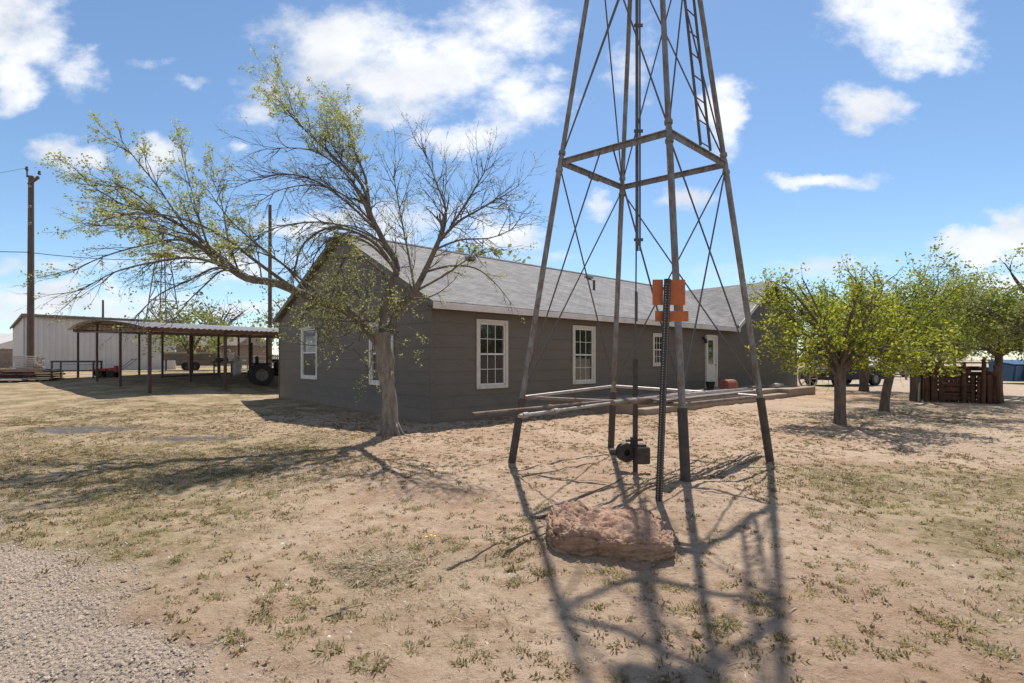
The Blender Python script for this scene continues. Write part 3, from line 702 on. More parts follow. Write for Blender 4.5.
for (x0, x1, y0, y1) in ((652.5, 663, 279.5, 305), (664, 685.3, 279.5, 305)):
    a, b = W(x0, y0, 5.23), W(x1, y1, 5.23); m_ = MB(); m_.box(((a.x + b.x) / 2, 5.23 + (.003 if x0 > 660 else 0), (a.z + b.z) / 2), (b.x - a.x, .006, a.z - b.z), None, .002); m_.build('plate', M['orange'], sp)
a, b = W(655, 311, 5.23), W(688.4, 321.5, 5.23); m_ = MB(); m_.box(((a.x + b.x) / 2, 5.228, (a.z + b.z) / 2), (b.x - a.x, .006, a.z - b.z), None, .002); m_.build('plate', M['orange'], sp)
a = W(681, 308, 5.235); m_ = MB(); m_.box((a.x, 5.236, a.z), (.045, .005, .12)); m_.build('bracket', M['orange'], sp)
for y_ in (284, 300, 316): m_ = MB(); a = W(667, y_, 5.15); m_.tube([a, a + Vector((0, .1, 0))], .009, 6); m_.build('bolt', M['galv'], sp)

# ------------------------------------------------------------------ rock
def make_rock():
    import bmesh
    from mathutils import noise as N
    bm = bmesh.new(); bmesh.ops.create_cube(bm, size=2); bmesh.ops.subdivide_edges(bm, edges=bm.edges, cuts=88, use_grid_fill=True)
    for v in bm.verts:
        p = v.co.copy(); L_ = (abs(p.x) ** 5 + abs(p.y) ** 5 + abs(p.z) ** 5) ** (1 / 5); q = p / L_
        ang = math.atan2(q.y, q.x); out = 1 + .10 * N.noise(Vector((math.cos(ang) * 1.6, math.sin(ang) * 1.6, 4.2))) + .05 * N.noise(Vector((math.cos(ang) * 5, math.sin(ang) * 5, 9)))
        P_ = Vector((q.x * .475 * out, q.y * .37 * out, q.z * .16))
        up = max(0, q.z); side = 1 - abs(q.z) ** 3
        P_.z += up * (.09 * N.noise(Vector((P_.x * 2.6 + 7, P_.y * 2.6, 1))) - .05 * max(0, q.x - .35) - .03 * max(0, -q.x - .6) + .03 * (q.y < 0) * -q.y * 0)
        P_.y += side * (.05 * (q.y < 0)) * (.5 - q.z)
        w_ = Vector((P_.x, P_.y, P_.z * 1.3)); nrm = Vector((q.x * side, q.y * side, up * 1.2 + .001)).normalized()
        vd = N.voronoi(w_ * 8)[0]; crack = max(0, 1 - (vd[1] - vd[0]) * 9)
        vd2 = N.voronoi(w_ * 22)[0]
        lay = abs(((P_.z * 15 + 1.2 * N.noise(w_ * 2.5)) % 1) - .5) * 2
        rid = N.ridged_multi_fractal(w_ * 7, .9, 2.1, 4, 1.0, 2.0)
        P_ += nrm * (-(.022 if up > .6 else .012) * crack - (.050 if up > .6 else .008) * rid * .55 + .012 * N.fractal(w_ * 30, .8, 2, 4) - .012 * (vd2[0] < .25) * up - .012 * lay * side + .018)
        v.co = P_
    me = bpy.data.meshes.new('boulder'); bm.to_mesh(me); bm.free()
    me.polygons.foreach_set('use_smooth', [True] * len(me.polygons))
    m = mat('rock', (.27, .15, .10), (.42, .27, .185), 7, .97, c3=(.48, .30, .15), thr=.54, bump=1.0, bscale=60, bdist=.012)
    me.materials.append(m)
    o = bpy.data.objects.new('boulder', me); col.objects.link(o); o.location = (.76, 4.14, .085); o.rotation_euler = (R(4), 0, R(-6))
    tag(o, 'flat reddish boulder with a pitted top lying before the perforated post', 'rock')
make_rock()
print('part1 done')

# ------------------------------------------------------------------ trees
def orth(d, rn):
    v = Vector((rn.gauss(0, 1), rn.gauss(0, 1), rn.gauss(0, 1))); v = v - d * v.dot(d); return v.normalized()
def smooth_path(pts, sub=4):
    pts = [Vector(p) for p in pts]; out = []
    for i in range(len(pts) - 1):
        p0 = pts[max(i - 1, 0)]; p1 = pts[i]; p2 = pts[i + 1]; p3 = pts[min(i + 2, len(pts) - 1)]
        for k in range(sub):
            t = k / sub; t2 = t * t; t3 = t2 * t
            out.append(.5 * ((2 * p1) + (p2 - p0) * t + (2 * p0 - 5 * p1 + 4 * p2 - p3) * t2 + (3 * p1 - p0 - 3 * p2 + p3) * t3))
    out.append(pts[-1]); return out
class Tree:
    lk = 1.0; zmin = -9; cx = cy = 0; hmax = 1e9
    def __init__(s, seed): s.r = random.Random(seed); s.wood = MB(); s.limbs = MB(); s.twigs = MB(); s.leaves = MB(); s.nl = 0
    def leaf(s, p, size, up=.3):
        if p.z < s.zmin or (p.x - s.cx) ** 2 + (p.y - s.cy) ** 2 > s.hmax: return
        r = s.r; d = Vector((r.gauss(0, 1), r.gauss(0, 1), r.gauss(up, .7))).normalized(); q = orth(d, r)
        L = size * r.uniform(.5, 1.4); wd = L * .30; n = q.cross(d) * L * .12
        s.leaves.quad(p, p + d * L * .5 + q * wd + n, p + d * L, p + d * L * .5 - q * wd + n); s.nl += 1
    def cluster(s, p, n, spread, size):
        r = s.r
        for _ in range(n): s.leaf(p + Vector((r.gauss(0, spread), r.gauss(0, spread), r.gauss(0, spread))), size)
    def branch(s, p, d, L, rad, depth, prm, leafw):
        r = s.r; n = max(3, int(L / .13)); n = min(n, 9); step = L / n; pts = [p]; rads = [rad]; d = d.normalized()
        for i in range(n):
            d = (d + orth(d, r) * prm['wob'] + Vector(prm['trop']) * step * prm['tw'] * (1 + i * .3)).normalized()
            p = p + d * step; pts.append(p); rads.append(rad * (1 - (i + 1) / n * .75))
        mb = s.limbs if rad > .028 else s.twigs
        mb.tube(pts, rads, 7 if rad > .04 else (5 if rad > .012 else 3), cap=False)
        if depth <= 0 or L < .14:
            k = leafw(pts[-1]) if callable(leafw) else leafw
            for j in range(1, len(pts)):
                if r.random() < k: s.cluster(pts[j], prm['ln'], prm['lsp'], prm['ls'])
            return
        m = max(2, int(L / prm['gap'])); 
        for j in range(m):
            t = prm['t0'] + (1 - prm['t0']) * (j + r.random()) / m; i = min(int(t * n), n - 1); q = pts[i].lerp(pts[i + 1], t * n - i)
            dd = (pts[i + 1] - pts[i]).normalized(); o = orth(dd, r); o.z += prm.get('oz', 0); 
            ang = r.uniform(*prm['ang']); nd = (dd * math.cos(ang) + o.normalized() * math.sin(ang)).normalized()
            nl = L * prm['ratio'] * (1.15 - t * .55) * r.uniform(.7, 1.2)
            s.branch(q, nd, nl, max(rads[i] * prm['rr'], .0028), depth - 1, prm, leafw)
        s.branch(pts[-1], d, L * .45, max(rads[-1], .003), depth - 1, prm, leafw)
    def limb(s, pts, rads, prm, leafw, gap, clen, depth, t0=.2, crad=None, sub=4):
        P = smooth_path(pts, sub); n = len(P)
        Rr = [rads[0] + (rads[1] - rads[0]) * (i / (n - 1)) ** .8 for i in range(n)]
        s.limbs.tube(P, [q_ * s.lk for q_ in Rr], 10, cap=True)
        tot = sum((P[i + 1] - P[i]).length for i in range(n - 1)); m = max(1, int(tot * (1 - t0) / gap)); r = s.r
        for j in range(m):
            t = t0 + (1 - t0) * (j + r.random()) / m; i = min(int(t * (n - 1)), n - 2); q = P[i].lerp(P[i + 1], t * (n - 1) - i)
            dd = (P[i + 1] - P[i]).normalized(); o = orth(dd, r); o.z += prm.get('oz', 0); ang = r.uniform(*prm['ang'])
            nd = dd * math.cos(ang) + o.normalized() * math.sin(ang)
            s.branch(q, nd, clen * r.uniform(.55, 1.25) * (1.1 - .35 * t), (crad or Rr[i] * .45), depth, prm, leafw)
        s.branch(P[-1], (P[-1] - P[-2]), clen * .9, Rr[-1], depth, prm, leafw)
    def done(s, root, wm, lm, twm='twig'):
        s.wood.build('trunk', M[wm], root, smooth=True, flip=False)
        if s.limbs.v: s.limbs.build('limbs', M['limb' if wm == 'bark' else wm], root, smooth=True, flip=False)
        s.twigs.build('branches', M[twm], root, smooth=True, flip=False)
        if s.nl: s.leaves.build('foliage', M[lm], root, flip=False)

# main mesquite-like tree in front of the gable wall
mt = thing('tree', (-2.36, 9.78, 0), 'leaning old tree with spreading half-bare limbs in front of the house gable', 'tree')
T = Tree(11); T.lk = .80
prm = dict(wob=.22, trop=(0, 0, 1), tw=.02, gap=.13, t0=.08, ang=(.35, 1.0), ratio=.60, rr=.70, ln=5, lsp=.026, ls=.038, oz=.12)
trunk = smooth_path([(-2.34, 9.80, -.15), (-2.33, 9.79, .35), (-2.36, 9.78, 1.0), (-2.42, 9.76, 1.55), (-2.47, 9.74, 2.0)], 16)
nn = len(trunk)
rt = [.29 - .10 * min(1, i / 14) for i in range(nn)]; rt = [max(r_ - .045, .155) + (.02 if i > nn - 8 else 0) for i, r_ in enumerate(rt)]
T.wood.tube(trunk, rt, 40)
for a in range(7):   # root flare
    an = a * .9 + .3; T.wood.tube([(-2.34 + math.cos(an) * .10, 9.8 + math.sin(an) * .12, .34), (-2.34 + math.cos(an) * .20, 9.8 + math.sin(an) * .20, .12), (-2.34 + math.cos(an) * .33, 9.8 + math.sin(an) * .33, -.04)], [.05, .05, .03], 8)
from mathutils import noise as N_
for i_, v_ in enumerate(T.wood.v):
    c_ = Vector((-2.38, 9.77, v_[2])); q_ = Vector(v_); d_ = q_ - c_; d_.normalize()
    f_ = N_.fractal(Vector((q_.x * 9, q_.y * 9, q_.z * 1.6)), 1, 2.1, 4) * .022 - abs(N_.noise(Vector((q_.x * 22, q_.y * 22, q_.z * 3.5)))) * .018 + N_.noise(Vector((q_.x * 3, q_.y * 3, q_.z * 2.2 + 5))) * .03
    T.wood.v[i_] = tuple(q_ + d_ * f_)
def P_(x, y, Y): return W(x, y, Y)
lw_hi = lambda p: .75
# left limb: long, low, reaching left and a little toward the camera
pl = dict(prm, trop=(-.5, -.05, .15), tw=.08)
dn = dict(prm, trop=(-.35, -.05, -.55), tw=.22, oz=-.12, ang=(.25, .75))
bare_ = dict(prm, ln=2)
T.limb([(-2.45, 9.75, 1.7), P_(352, 314, 9.6), P_(310, 297, 9.4), P_(275, 283, 9.2), P_(246, 278, 9.0), P_(222, 262, 8.8)], (.12, .07), dict(prm, tw=.02), .45, .55, .6, 2, .25, .016)
T.limb([P_(232, 270, 8.9), P_(205, 243, 8.7), P_(175, 222, 8.6), P_(148, 212, 8.5), P_(125, 205, 8.4)], (.055, .012), pl, .48, .13, .74, 3, .05, .014)
T.limb([P_(246, 279, 9.0), P_(215, 252, 9.2), P_(175, 236, 9.3), P_(130, 226, 9.3), P_(95, 226, 9.4)], (.040, .010), dict(dn, tw=.12), .40, .16, .70, 3, .1, .012)
T.limb([P_(232, 269, 8.8), P_(195, 258, 8.3), P_(155, 262, 8.0), P_(115, 272, 7.8), P_(82, 290, 7.7)], (.036, .006), dn, .12, .17, .62, 2, .1, .009)
T.limb([P_(238, 272, 8.9), P_(215, 268, 8.5), P_(190, 280, 8.3), P_(160, 294, 8.1), P_(138, 314, 7.9)], (.032, .006), dn, .06, .17, .50, 2, .1, .009)
T.limb([P_(250, 280, 9.1), P_(225, 270, 8.8), P_(205, 285, 8.6), P_(185, 305, 8.5), P_(172, 325, 8.4)], (.028, .005), dn, .04, .2, .42, 2, .1, .008)
T.limb([P_(220, 255, 8.8), P_(180, 240, 8.6), P_(140, 246, 8.5), P_(100, 258, 8.3), P_(72, 272, 8.2)], (.030, .006), dn, .2, .17, .55, 2, .1, .008)
T.limb([P_(208, 246, 8.7), P_(198, 215, 8.6), P_(190, 185, 8.7), P_(183, 158, 8.7)], (.026, .006), prm, .6, .17, .52, 2, .1, .009)
T.limb([P_(185, 228, 8.6), P_(160, 190, 8.4), P_(138, 162, 8.3), P_(122, 142, 8.3)], (.024, .006), prm, .7, .16, .52, 2, .1, .009)
T.limb([P_(165, 218, 8.5), P_(130, 190, 8.3), P_(108, 186, 8.2), P_(85, 180, 8.2)], (.022, .005), prm, .65, .17, .5, 2, .1, .009)
T.limb([P_(240, 275, 9.0), P_(228, 240, 9.0), P_(222, 205, 9.1), P_(212, 178, 9.2)], (.024, .006), prm, .6, .18, .5, 2, .1, .009)
T.limb([P_(262, 282, 9.1), P_(258, 255, 9.2), P_(250, 225, 9.3)], (.020, .005), prm, .6, .2, .45, 2, .1, .008)
T.limb([P_(300, 293, 9.3), P_(265, 268, 8.4), P_(215, 232, 7.5), P_(165, 215, 6.9), P_(125, 215, 6.6)], (.045, .008), pl, .35, .22, .6, 2, .15, .011)
T.limb([P_(330, 304, 9.5), P_(290, 270, 9.0), P_(258, 245, 8.6), P_(232, 222, 8.3), P_(215, 200, 8.1)], (.036, .007), dict(prm, tw=.03), .5, .18, .5, 2, .15, .010)
T.limb([P_(310, 297, 9.4), P_(280, 262, 9.5), P_(240, 248, 9.6), P_(200, 250, 9.7)], (.03, .006), pl, .35, .2, .5, 2, .15, .010)
# centre limb rising up and left
T.limb([(-2.46, 9.76, 1.8), P_(385, 300, 9.8), P_(397, 268, 9.9), P_(383, 240, 9.9), P_(370, 215, 9.8)], (.105, .06), dict(prm, tw=.02), .10, .26, .7, 3, .3, .014)
T.limb([P_(372, 220, 9.8), P_(362, 185, 9.7), P_(337, 160, 9.6), P_(310, 135, 9.4), P_(288, 112, 9.3)], (.05, .009), dict(prm, trop=(-.5, 0, .5), tw=.08), lambda p: .6 if p.z > 5.35 else .08, .14, .82, 3, .05, .012)
T.limb([P_(370, 214, 9.8), P_(366, 180, 9.9), P_(355, 152, 10.0), P_(348, 132, 10.1), P_(342, 120, 10.1)], (.042, .008), dict(prm, trop=(-.1, 0, .7), tw=.06), lambda p: .5 if p.z > 5.5 else .06, .15, .70, 3, .08, .011)
T.limb([P_(378, 232, 9.9), P_(350, 205, 9.6), P_(318, 182, 9.4), P_(285, 174, 9.2), P_(258, 180, 9.0)], (.038, .007), dict(dn, tw=.2), .03, .12, .72, 3, .05, .010)
T.limb([P_(372, 222, 9.8), P_(345, 196, 10.2), P_(315, 185, 10.4), P_(280, 190, 10.6), P_(255, 205, 10.7)], (.032, .006), dict(dn, tw=.2), .03, .14, .7, 2, .05, .010)
T.limb([P_(366, 200, 9.8), P_(340, 168, 9.6), P_(310, 150, 9.4), P_(275, 148, 9.2)], (.030, .006), dict(prm, trop=(-.6, 0, -.1), tw=.15), .03, .13, .7, 3, .05, .010)
T.limb([P_(383, 242, 9.9), P_(352, 228, 9.5), P_(315, 222, 9.3), P_(275, 228, 9.1), P_(240, 245, 9.0)], (.030, .006), dn, .1, .15, .55, 2, .1, .009)
# dense drooping arches left of the trunk
T.limb([P_(398, 275, 9.8), P_(378, 246, 9.4), P_(352, 231, 9.0), P_(325, 229, 8.8), P_(303, 245, 8.6), P_(294, 270, 8.5)], (.05, .008), dict(dn, trop=(-.1, 0, -.9), tw=.4), .12, .09, .55, 2, .2, .009)
T.limb([P_(392, 265, 9.7), P_(368, 243, 9.2), P_(340, 236, 8.9), P_(318, 250, 8.7), P_(308, 282, 8.6)], (.035, .007), dict(dn, trop=(0, 0, -.9), tw=.4), .2, .10, .5, 2, .2, .009)
T.limb([P_(385, 275, 9.6), P_(362, 258, 9.0), P_(342, 262, 8.7), P_(334, 290, 8.6)], (.03, .006), dict(dn, trop=(0, 0, -.9), tw=.35), .45, .11, .45, 2, .2, .009)
T.limb([P_(395, 262, 9.9), P_(372, 235, 10.3), P_(345, 225, 10.5), P_(318, 235, 10.6)], (.03, .006), dict(dn, tw=.3), .1, .12, .5, 2, .2, .009)
# right limbs
T.limb([(-2.45, 9.76, 1.75), P_(398, 312, 9.9), P_(415, 290, 9.3), P_(428, 265, 9.2), P_(440, 238, 9.0)], (.10, .05), dict(prm, tw=.02), .04, .30, .62, 3, .35, .013)
T.limb([P_(440, 240, 9.0), P_(458, 222, 8.8), P_(482, 208, 8.5), P_(500, 198, 8.3)], (.042, .008), dict(prm, trop=(.3, 0, .5), tw=.08), .02, .12, .72, 3, .05, .011)
T.limb([P_(441, 240, 9.0), P_(446, 212, 9.1), P_(436, 182, 9.3), P_(426, 155, 9.5)], (.038, .008), dict(prm, trop=(0, 0, .8), tw=.08), .02, .12, .72, 3, .05, .011)
T.limb([P_(450, 228, 8.9), P_(468, 200, 8.8), P_(480, 180, 8.7), P_(486, 170, 8.7)], (.03, .007), dict(prm, trop=(.1, 0, .8), tw=.08), .02, .13, .62, 3, .08, .010)
T.limb([P_(415, 290, 9.3), P_(408, 252, 9.8), P_(400, 212, 9.7), P_(394, 178, 9.6)], (.036, .008), dict(prm, trop=(0, 0, .7), tw=.06), .08, .13, .68, 3, .15, .010)
T.limb([P_(434, 250, 9.1), P_(460, 240, 8.8), P_(490, 238, 8.4), P_(515, 228, 8.1)], (.03, .006), dict(prm, tw=.02), .03, .14, .6, 3, .1, .009)
T.limb([P_(425, 272, 9.3), P_(450, 266, 9.5), P_(475, 268, 9.1), P_(495, 283, 8.9), P_(511, 303, 8.8)], (.034, .005), dict(prm, trop=(.1, 0, -.5), tw=.15), .10, .2, .36, 2, .3, .007)
T.limb([P_(418, 290, 9.3), P_(445, 275, 9.0), P_(470, 258, 8.8), P_(495, 250, 8.5)], (.032, .007), dict(prm, tw=.03), .12, .18, .5, 2, .2, .009)
T.limb([P_(410, 298, 9.5), P_(425, 298, 9.6), P_(440, 292, 9.2), P_(452, 282, 9.0)], (.028, .006), dict(prm, tw=.02), .3, .2, .36, 2, .2, .008)
# green sprouts around the fork
for k in range(85):
    a = Vector((rnd.uniform(-3.65, -1.95), rnd.uniform(9.0, 10.3), rnd.uniform(1.7, 2.75)))
    T.branch(a, Vector((rnd.uniform(-.8, .4), rnd.uniform(-.5, .3), rnd.uniform(-.4, 1))), rnd.uniform(.4, .75), .009, 1, dict(prm, gap=.11, ln=5), .55)
T.done(mt, 'bark', 'leafspring')

def small_tree(x, y, h, cr, seed, label, group, zc0=1.25, trad=.16, lean=(0, 0), leafm='leafgreen', dens=.85, stubs=4, lsz=.072, nlimb=13):
    root = thing('tree', (x, y, 0), label, 'tree', group); t = Tree(seed); t.zmin = zc0 + .12; t.cx, t.cy, t.hmax = x, y, (cr * 1.02) ** 2; r = t.r; z0 = G(x, y) - .15
    fork = Vector((x + lean[0] * 1.2, y + lean[1], h * .42))
    tp = smooth_path([(x, y, z0), (x + lean[0] * .3, y, .5), (x + lean[0] * .8, y + lean[1] * .5, h * .28), fork], 4)
    t.wood.tube(tp, [trad * 1.25 - trad * .3 * min(1, i / 3) for i in range(len(tp))], 14)
    p = dict(wob=.26, trop=(0, 0, .1), tw=.04, gap=.17, t0=.12, ang=(.5, 1.2), ratio=.54, rr=.62, ln=5, lsp=.06, ls=lsz, oz=0)
    for k in range(nlimb):
        an = 2 * math.pi * (k + r.random() * .6) / nlimb * 2.0; rr_ = cr * r.uniform(.45, .95); zz = r.uniform(zc0 + .25, h * .88) if k % 3 else r.uniform(h * .72, h * .93)
        rr_ *= math.sqrt(max(.12, 1 - ((zz - (zc0 + h) / 2) / ((h - zc0) * .62)) ** 2))
        st = fork - Vector((0, 0, r.uniform(0, .35))); end = Vector((x + math.cos(an) * rr_, y + math.sin(an) * rr_, zz))
        mid = st.lerp(end, .5) + Vector((0, 0, r.uniform(.05, .3)))
        t.limb([st, mid, end], (trad * .42, .014), p, dens, .17, cr * .34, 2, .25, .014, 5)
    for k in range(stubs):
        an = r.uniform(0, 6.28); st = fork + Vector((0, 0, .2)); a = st + Vector((math.cos(an) * cr * .45, math.sin(an) * cr * .35, h * .42)); b = a + Vector((math.cos(an) * .3 + r.uniform(-.3, .3), r.uniform(-.2, .2), r.uniform(.25, .5)))
        t.limb([st, a, b], (.030, .008), dict(p, gap=.3), .2, .5, .25, 1, .6, .01, 5)
    t.done(root, 'barkdark', leafm)
g_ = 'row of leafy trees right of the house'
small_tree(7.58, 11.9, 3.25, 2.1, 21, 'nearest leafy green tree with a thick dark trunk right of the porch', g_, zc0=1.02, trad=.125, stubs=10, nlimb=18, dens=.55)
small_tree(10.75, 14.9, 3.6, 2.95, 22, 'second leafy green tree in the row, its trunk leaning right', g_, zc0=1.35, trad=.12, lean=(.22, 0), stubs=7, nlimb=16, dens=.6, leafm='leafmid')
small_tree(14.4, 18.4, 3.9, 3.3, 23, 'leafy tree beside the dark wooden bin, thick straight trunk', g_, zc0=1.55, trad=.16, stubs=6, nlimb=16, dens=.62)
small_tree(16.4, 24.0, 4.4, 2.4, 24, 'thin-trunked tree farther back between the two nearest trees', g_, zc0=1.4, trad=.2, nlimb=11)
small_tree(18.9, 20.0, 4.4, 3.4, 25, 'pale loosely leaved tree at the right edge behind the wooden bin', g_, zc0=1.3, trad=.13, leafm='leafpale', dens=.5, lsz=.10, nlimb=16)
small_tree(13.6, 12.6, 3.9, 2.3, 26, 'airy tree at the right edge of the photo whose thin branches hang low', g_, zc0=1.7, trad=.07, leafm='leafpale', dens=.4, lsz=.07, nlimb=11)

# distant trees left and right
def bush(x, y, h, r_, seed, label, leafm='farbush', dens=1.0, cat='tree', bare=False, grp='distant trees'):
    root = thing('tree', (x, y, 0), label, cat, grp); t = Tree(seed); r = t.r; z0 = G(x, y)
    t.wood.tube([(x, y, z0 - .2), (x, y, z0 + h * .3)], [h * .035, h * .025], 7)
    for k in range(9):
        an = k * 2.4; e = Vector((x + math.cos(an) * r_ * .6, y + math.sin(an) * r_ * .6, z0 + h * (.55 + .35 * r.random())))
        t.wood.tube([(x, y, z0 + h * .25), Vector((x, y, z0 + h * .5)).lerp(e, .5), e], [h * .02, h * .012, h * .005], 5)
        if bare:
            for j in range(16):
                d = Vector((r.gauss(0, .6), r.gauss(0, .6), r.uniform(.1, 1))).normalized(); q = Vector((x, y, z0 + h * .45)).lerp(e, r.random())
                t.twigs.tube([q, q + d * h * .13, q + d * h * .24 + Vector((r.gauss(0, .03 * h), 0, .02 * h))], [.035, .02, .008], 3, cap=False)
    n = int(1500 * dens)
    for k in range(n):
        an = r.uniform(0, 6.28); ph = math.acos(r.uniform(-.8, 1)); q = r.uniform(.5, 1.05) ** .6
        lob = 1 + .22 * math.sin(3 * an + seed) + .15 * math.sin(5 * ph + seed * 2)
        p = Vector((x + math.cos(an) * math.sin(ph) * r_ * q * lob, y + math.sin(an) * math.sin(ph) * r_ * q * lob, z0 + h * .6 + math.cos(ph) * h * .42 * q * lob))
        t.leaf(p, h * .05)
    t.done(root, 'barkdark', leafm)
bush(-22.5, 36, 4.4, 3.0, 41, 'green leafy tree behind the carport near the tractor', 'leafpale', 1.4)
bush(-26, 62, 8.5, 5.0, 42, 'bare hazy tree rising above the carport roof on the left', 'farbush', .22, bare=True)
bush(-31.5, 55, 7.6, 4.6, 43, 'bare hazy tree behind the pale metal shed', 'farbush', .15, bare=True)
bush(-20.5, 48, 5.8, 4.0, 44, 'bushy tree behind the carport beside the tall utility pole', 'leafpale', .5, bare=True)
bush(-34.5, 52, 6.8, 3.6, 45, 'small bare tree left of the other bare trees over the carport', 'farbush', .1, bare=True)
bush(-1.5, 26.5, 7.0, 2.2, 46, 'tree behind the house showing over its roof ridge', 'leafpale', .9, bare=True)
bush(44, 62, 5.5, 5, 47, 'far tree beyond the yard at the right edge', 'farbush', .9)
bush(34, 66, 5, 4.5, 48, 'far bushy tree beyond the fence on the right', 'farbush', .9)
bush(55, 64, 6, 6, 49, 'widest far tree at the extreme right edge', 'farbush', .9)

# ------------------------------------------------------------------ carport
CP = Vector((-13.3, 18.9, 0)); CS = Vector((.64, .77, 0)).normalized(); CT = Vector((-.77, .64, 0)).normalized()
def cp(s, t, z): return CP + CS * s + CT * t + HZ * z
def arch(t): return float(np.interp(t, [-.4, 0, 1, 2.5, 4, 6, 7.6, 9.6, 11.4, 12], [2.63, 2.68, 2.80, 2.93, 3.05, 3.17, 3.22, 3.18, 3.02, 2.95]))
ca = thing('carport', tuple(CP), 'open carport with corrugated arched roof on brown steel posts', 'carport')
for i in range(5):
    for j in range(4):
        if i == 0 and j == 3: pass
        q = cp(i * 2.6, j * 3.8, 0); z0 = G(q.x, q.y) - .2; zt = arch(j * 3.8) - .10
        m_ = MB(); m_.box((q.x, q.y, (z0 + zt) / 2), (.10 if j == 0 else .085,) * 2 + (zt - z0,), Matrix((CS, CT, HZ)).transposed()); m_.build('post', M['brownsteel'], ca)
SL = 11.0; m_ = MB(); ns, ntt = int((SL + .6) / .05), 26; base = 0
for i in range(ns + 1):
    s_ = -.35 + i * .05
    for k in range(ntt + 1):
        t_ = -.4 + 12.4 * k / ntt; q = cp(s_, t_, arch(t_) + .03 + .022 * math.sin(i * math.pi / 2 + .7)); m_.v.append(tuple(q))
for i in range(ns):
    for k in range(ntt): a = i * (ntt + 1) + k; m_.f.append((a, a + 1, a + ntt + 2, a + ntt + 1))
m_.build('roof', M['tin'], ca, flip=False)
for j in range(4):
    m_ = MB(); t_ = j * 3.8; m_.bar(cp(-.2, t_, arch(t_) - .08), cp(SL, t_, arch(t_) - .08), .06, .15); m_.build('beam', M['tanbeam'], ca)
for i in range(5):
    m_ = MB()
    ts = np.linspace(-.3, 11.9, 14)
    for a, b in zip(ts[:-1], ts[1:]): m_.bar(cp(i * 2.6 + .09, a, arch(a) - .07), cp(i * 2.6 + .09, b, arch(b) - .07), .05, .10)
    m_.build('rafter', M['brownsteel'], ca)
    m_ = MB(); m_.bar(cp(i * 2.6 - .06, 0, 2.52), cp(i * 2.6 - .06, 11.4, 2.86), .05, .06); m_.build('tie_beam', M['brownsteel'], ca)
m_ = MB()
for t_ in (1.3, 2.6, 5.1, 6.4, 8.9, 10.2): m_.bar(cp(-.3, t_, arch(t_) - .01), cp(SL, t_, arch(t_) - .01), .05, .04)
m_.build('purlin', M['tanbeam'], ca)
# bottom sill rail visible at the side
m_ = MB(); q0, q1 = cp(2.6, 7.6, 0), cp(7.8, 7.6, 0); 
m_.bar((q0.x, q0.y, G(q0.x, q0.y) + .08), (q1.x, q1.y, G(q1.x, q1.y) + .08), .06, .06); m_.build('sill_rail', M['brownsteel'], ca)

# ------------------------------------------------------------------ pale metal shed
S0 = Vector((-32.2, 34.0, 0)); S1v = Vector((.655, .755, 0)).normalized(); S2 = Vector((-.755, .655, 0))
def shp(a, b, z): return S0 + S1v * a + S2 * b + HZ * z
sh = thing('metal_shed', tuple(S0), 'pale pinkish-grey metal shed with ribbed walls behind the carport', 'shed')
m_ = MB(); Ls, Ws = 8.7, 6.2
def ribwall(p_of, L, ztop):
    n = int(L / .10)
    for i in range(n):
        a0, a1 = i * L / n, (i + 1) * L / n; o0 = .03 if i % 3 == 0 else 0; o1 = .03 if (i + 1) % 3 == 0 else 0
        m_.quad(p_of(a0, .3, o0), p_of(a1, .3, o1), p_of(a1, ztop(a1), o1), p_of(a0, ztop(a0), o0))
ribwall(lambda a, z, o: shp(a, -o, z), Ls, lambda a: 4.38)
ribwall(lambda a, z, o: shp(-o, a, z), Ws, lambda a: 4.38 - .10 * a)
m_.quad(shp(Ls, 0, .3), shp(Ls, Ws, .3), shp(Ls, Ws, 3.76), shp(Ls, 0, 4.38)); m_.quad(shp(0, Ws, .3), shp(Ls, Ws, .3), shp(Ls, Ws, 3.76), shp(0, Ws, 3.76))
m_.build('wall', M['metalwall'], sh, flip=False)
m_ = MB(); m_.prism([shp(-.15, -.2, 4.42), shp(Ls + .15, -.2, 4.42), shp(Ls + .15, Ws + .2, 3.78), shp(-.15, Ws + .2, 3.78)], (0, 0, .07))
for i in range(18): m_.bar(shp(.05 + i * .5, -.2, 4.50), shp(.05 + i * .5, Ws, 3.87), .07, .03)
m_.build('roof', M['tin'], sh)
m_ = MB(); m_.bar(shp(-.15, -.215, 4.36), shp(Ls + .15, -.215, 4.36), .03, .16); m_.bar(shp(-.165, -.2, 4.36), shp(-.165, Ws, 3.74), .03, .16); m_.build('eave_trim', M['roofbrown'], sh)

# ------------------------------------------------------------------ utility poles, wire
def pole(px, Y, ytop, r0, label, name='utility_pole', lean=0):
    b = W(px, 359, Y); b.z = G(b.x, b.y) - .5; t = W(px + lean, ytop, Y); o = thing(name, (b.x, b.y, 0), label, 'utility pole')
    m_ = MB(); m_.tube([b, b.lerp(t, .5), t], [r0, r0 * .88, r0 * .74], 14); m_.build('pole', M['polewood'], o); return o, t
p1, t1 = pole(30.5, 27.5, 176, .165, 'thick brown utility pole standing before the pale metal shed', lean=.6)
m_ = MB(); m_.bar(t1 + Vector((0, -.15, -.5)), t1 + Vector((.55, -.15, -.1)), .1, .12); m_.bar(t1 + Vector((-.12, -.1, -.1)), t1 + Vector((-.12, -.1, .25)), .05, .05); m_.build('bracket', M['polewood'], p1)
for dx, dz in ((-.12, .25), (.55, .02)):
    m_ = MB(); q = t1 + Vector((dx, -.12, dz)); m_.tube([q, q + HZ * .06, q + HZ * .12, q + HZ * .2], [.05, .08, .05, .06], 10); m_.build('insulator', M['castiron'], p1)
m_ = MB()
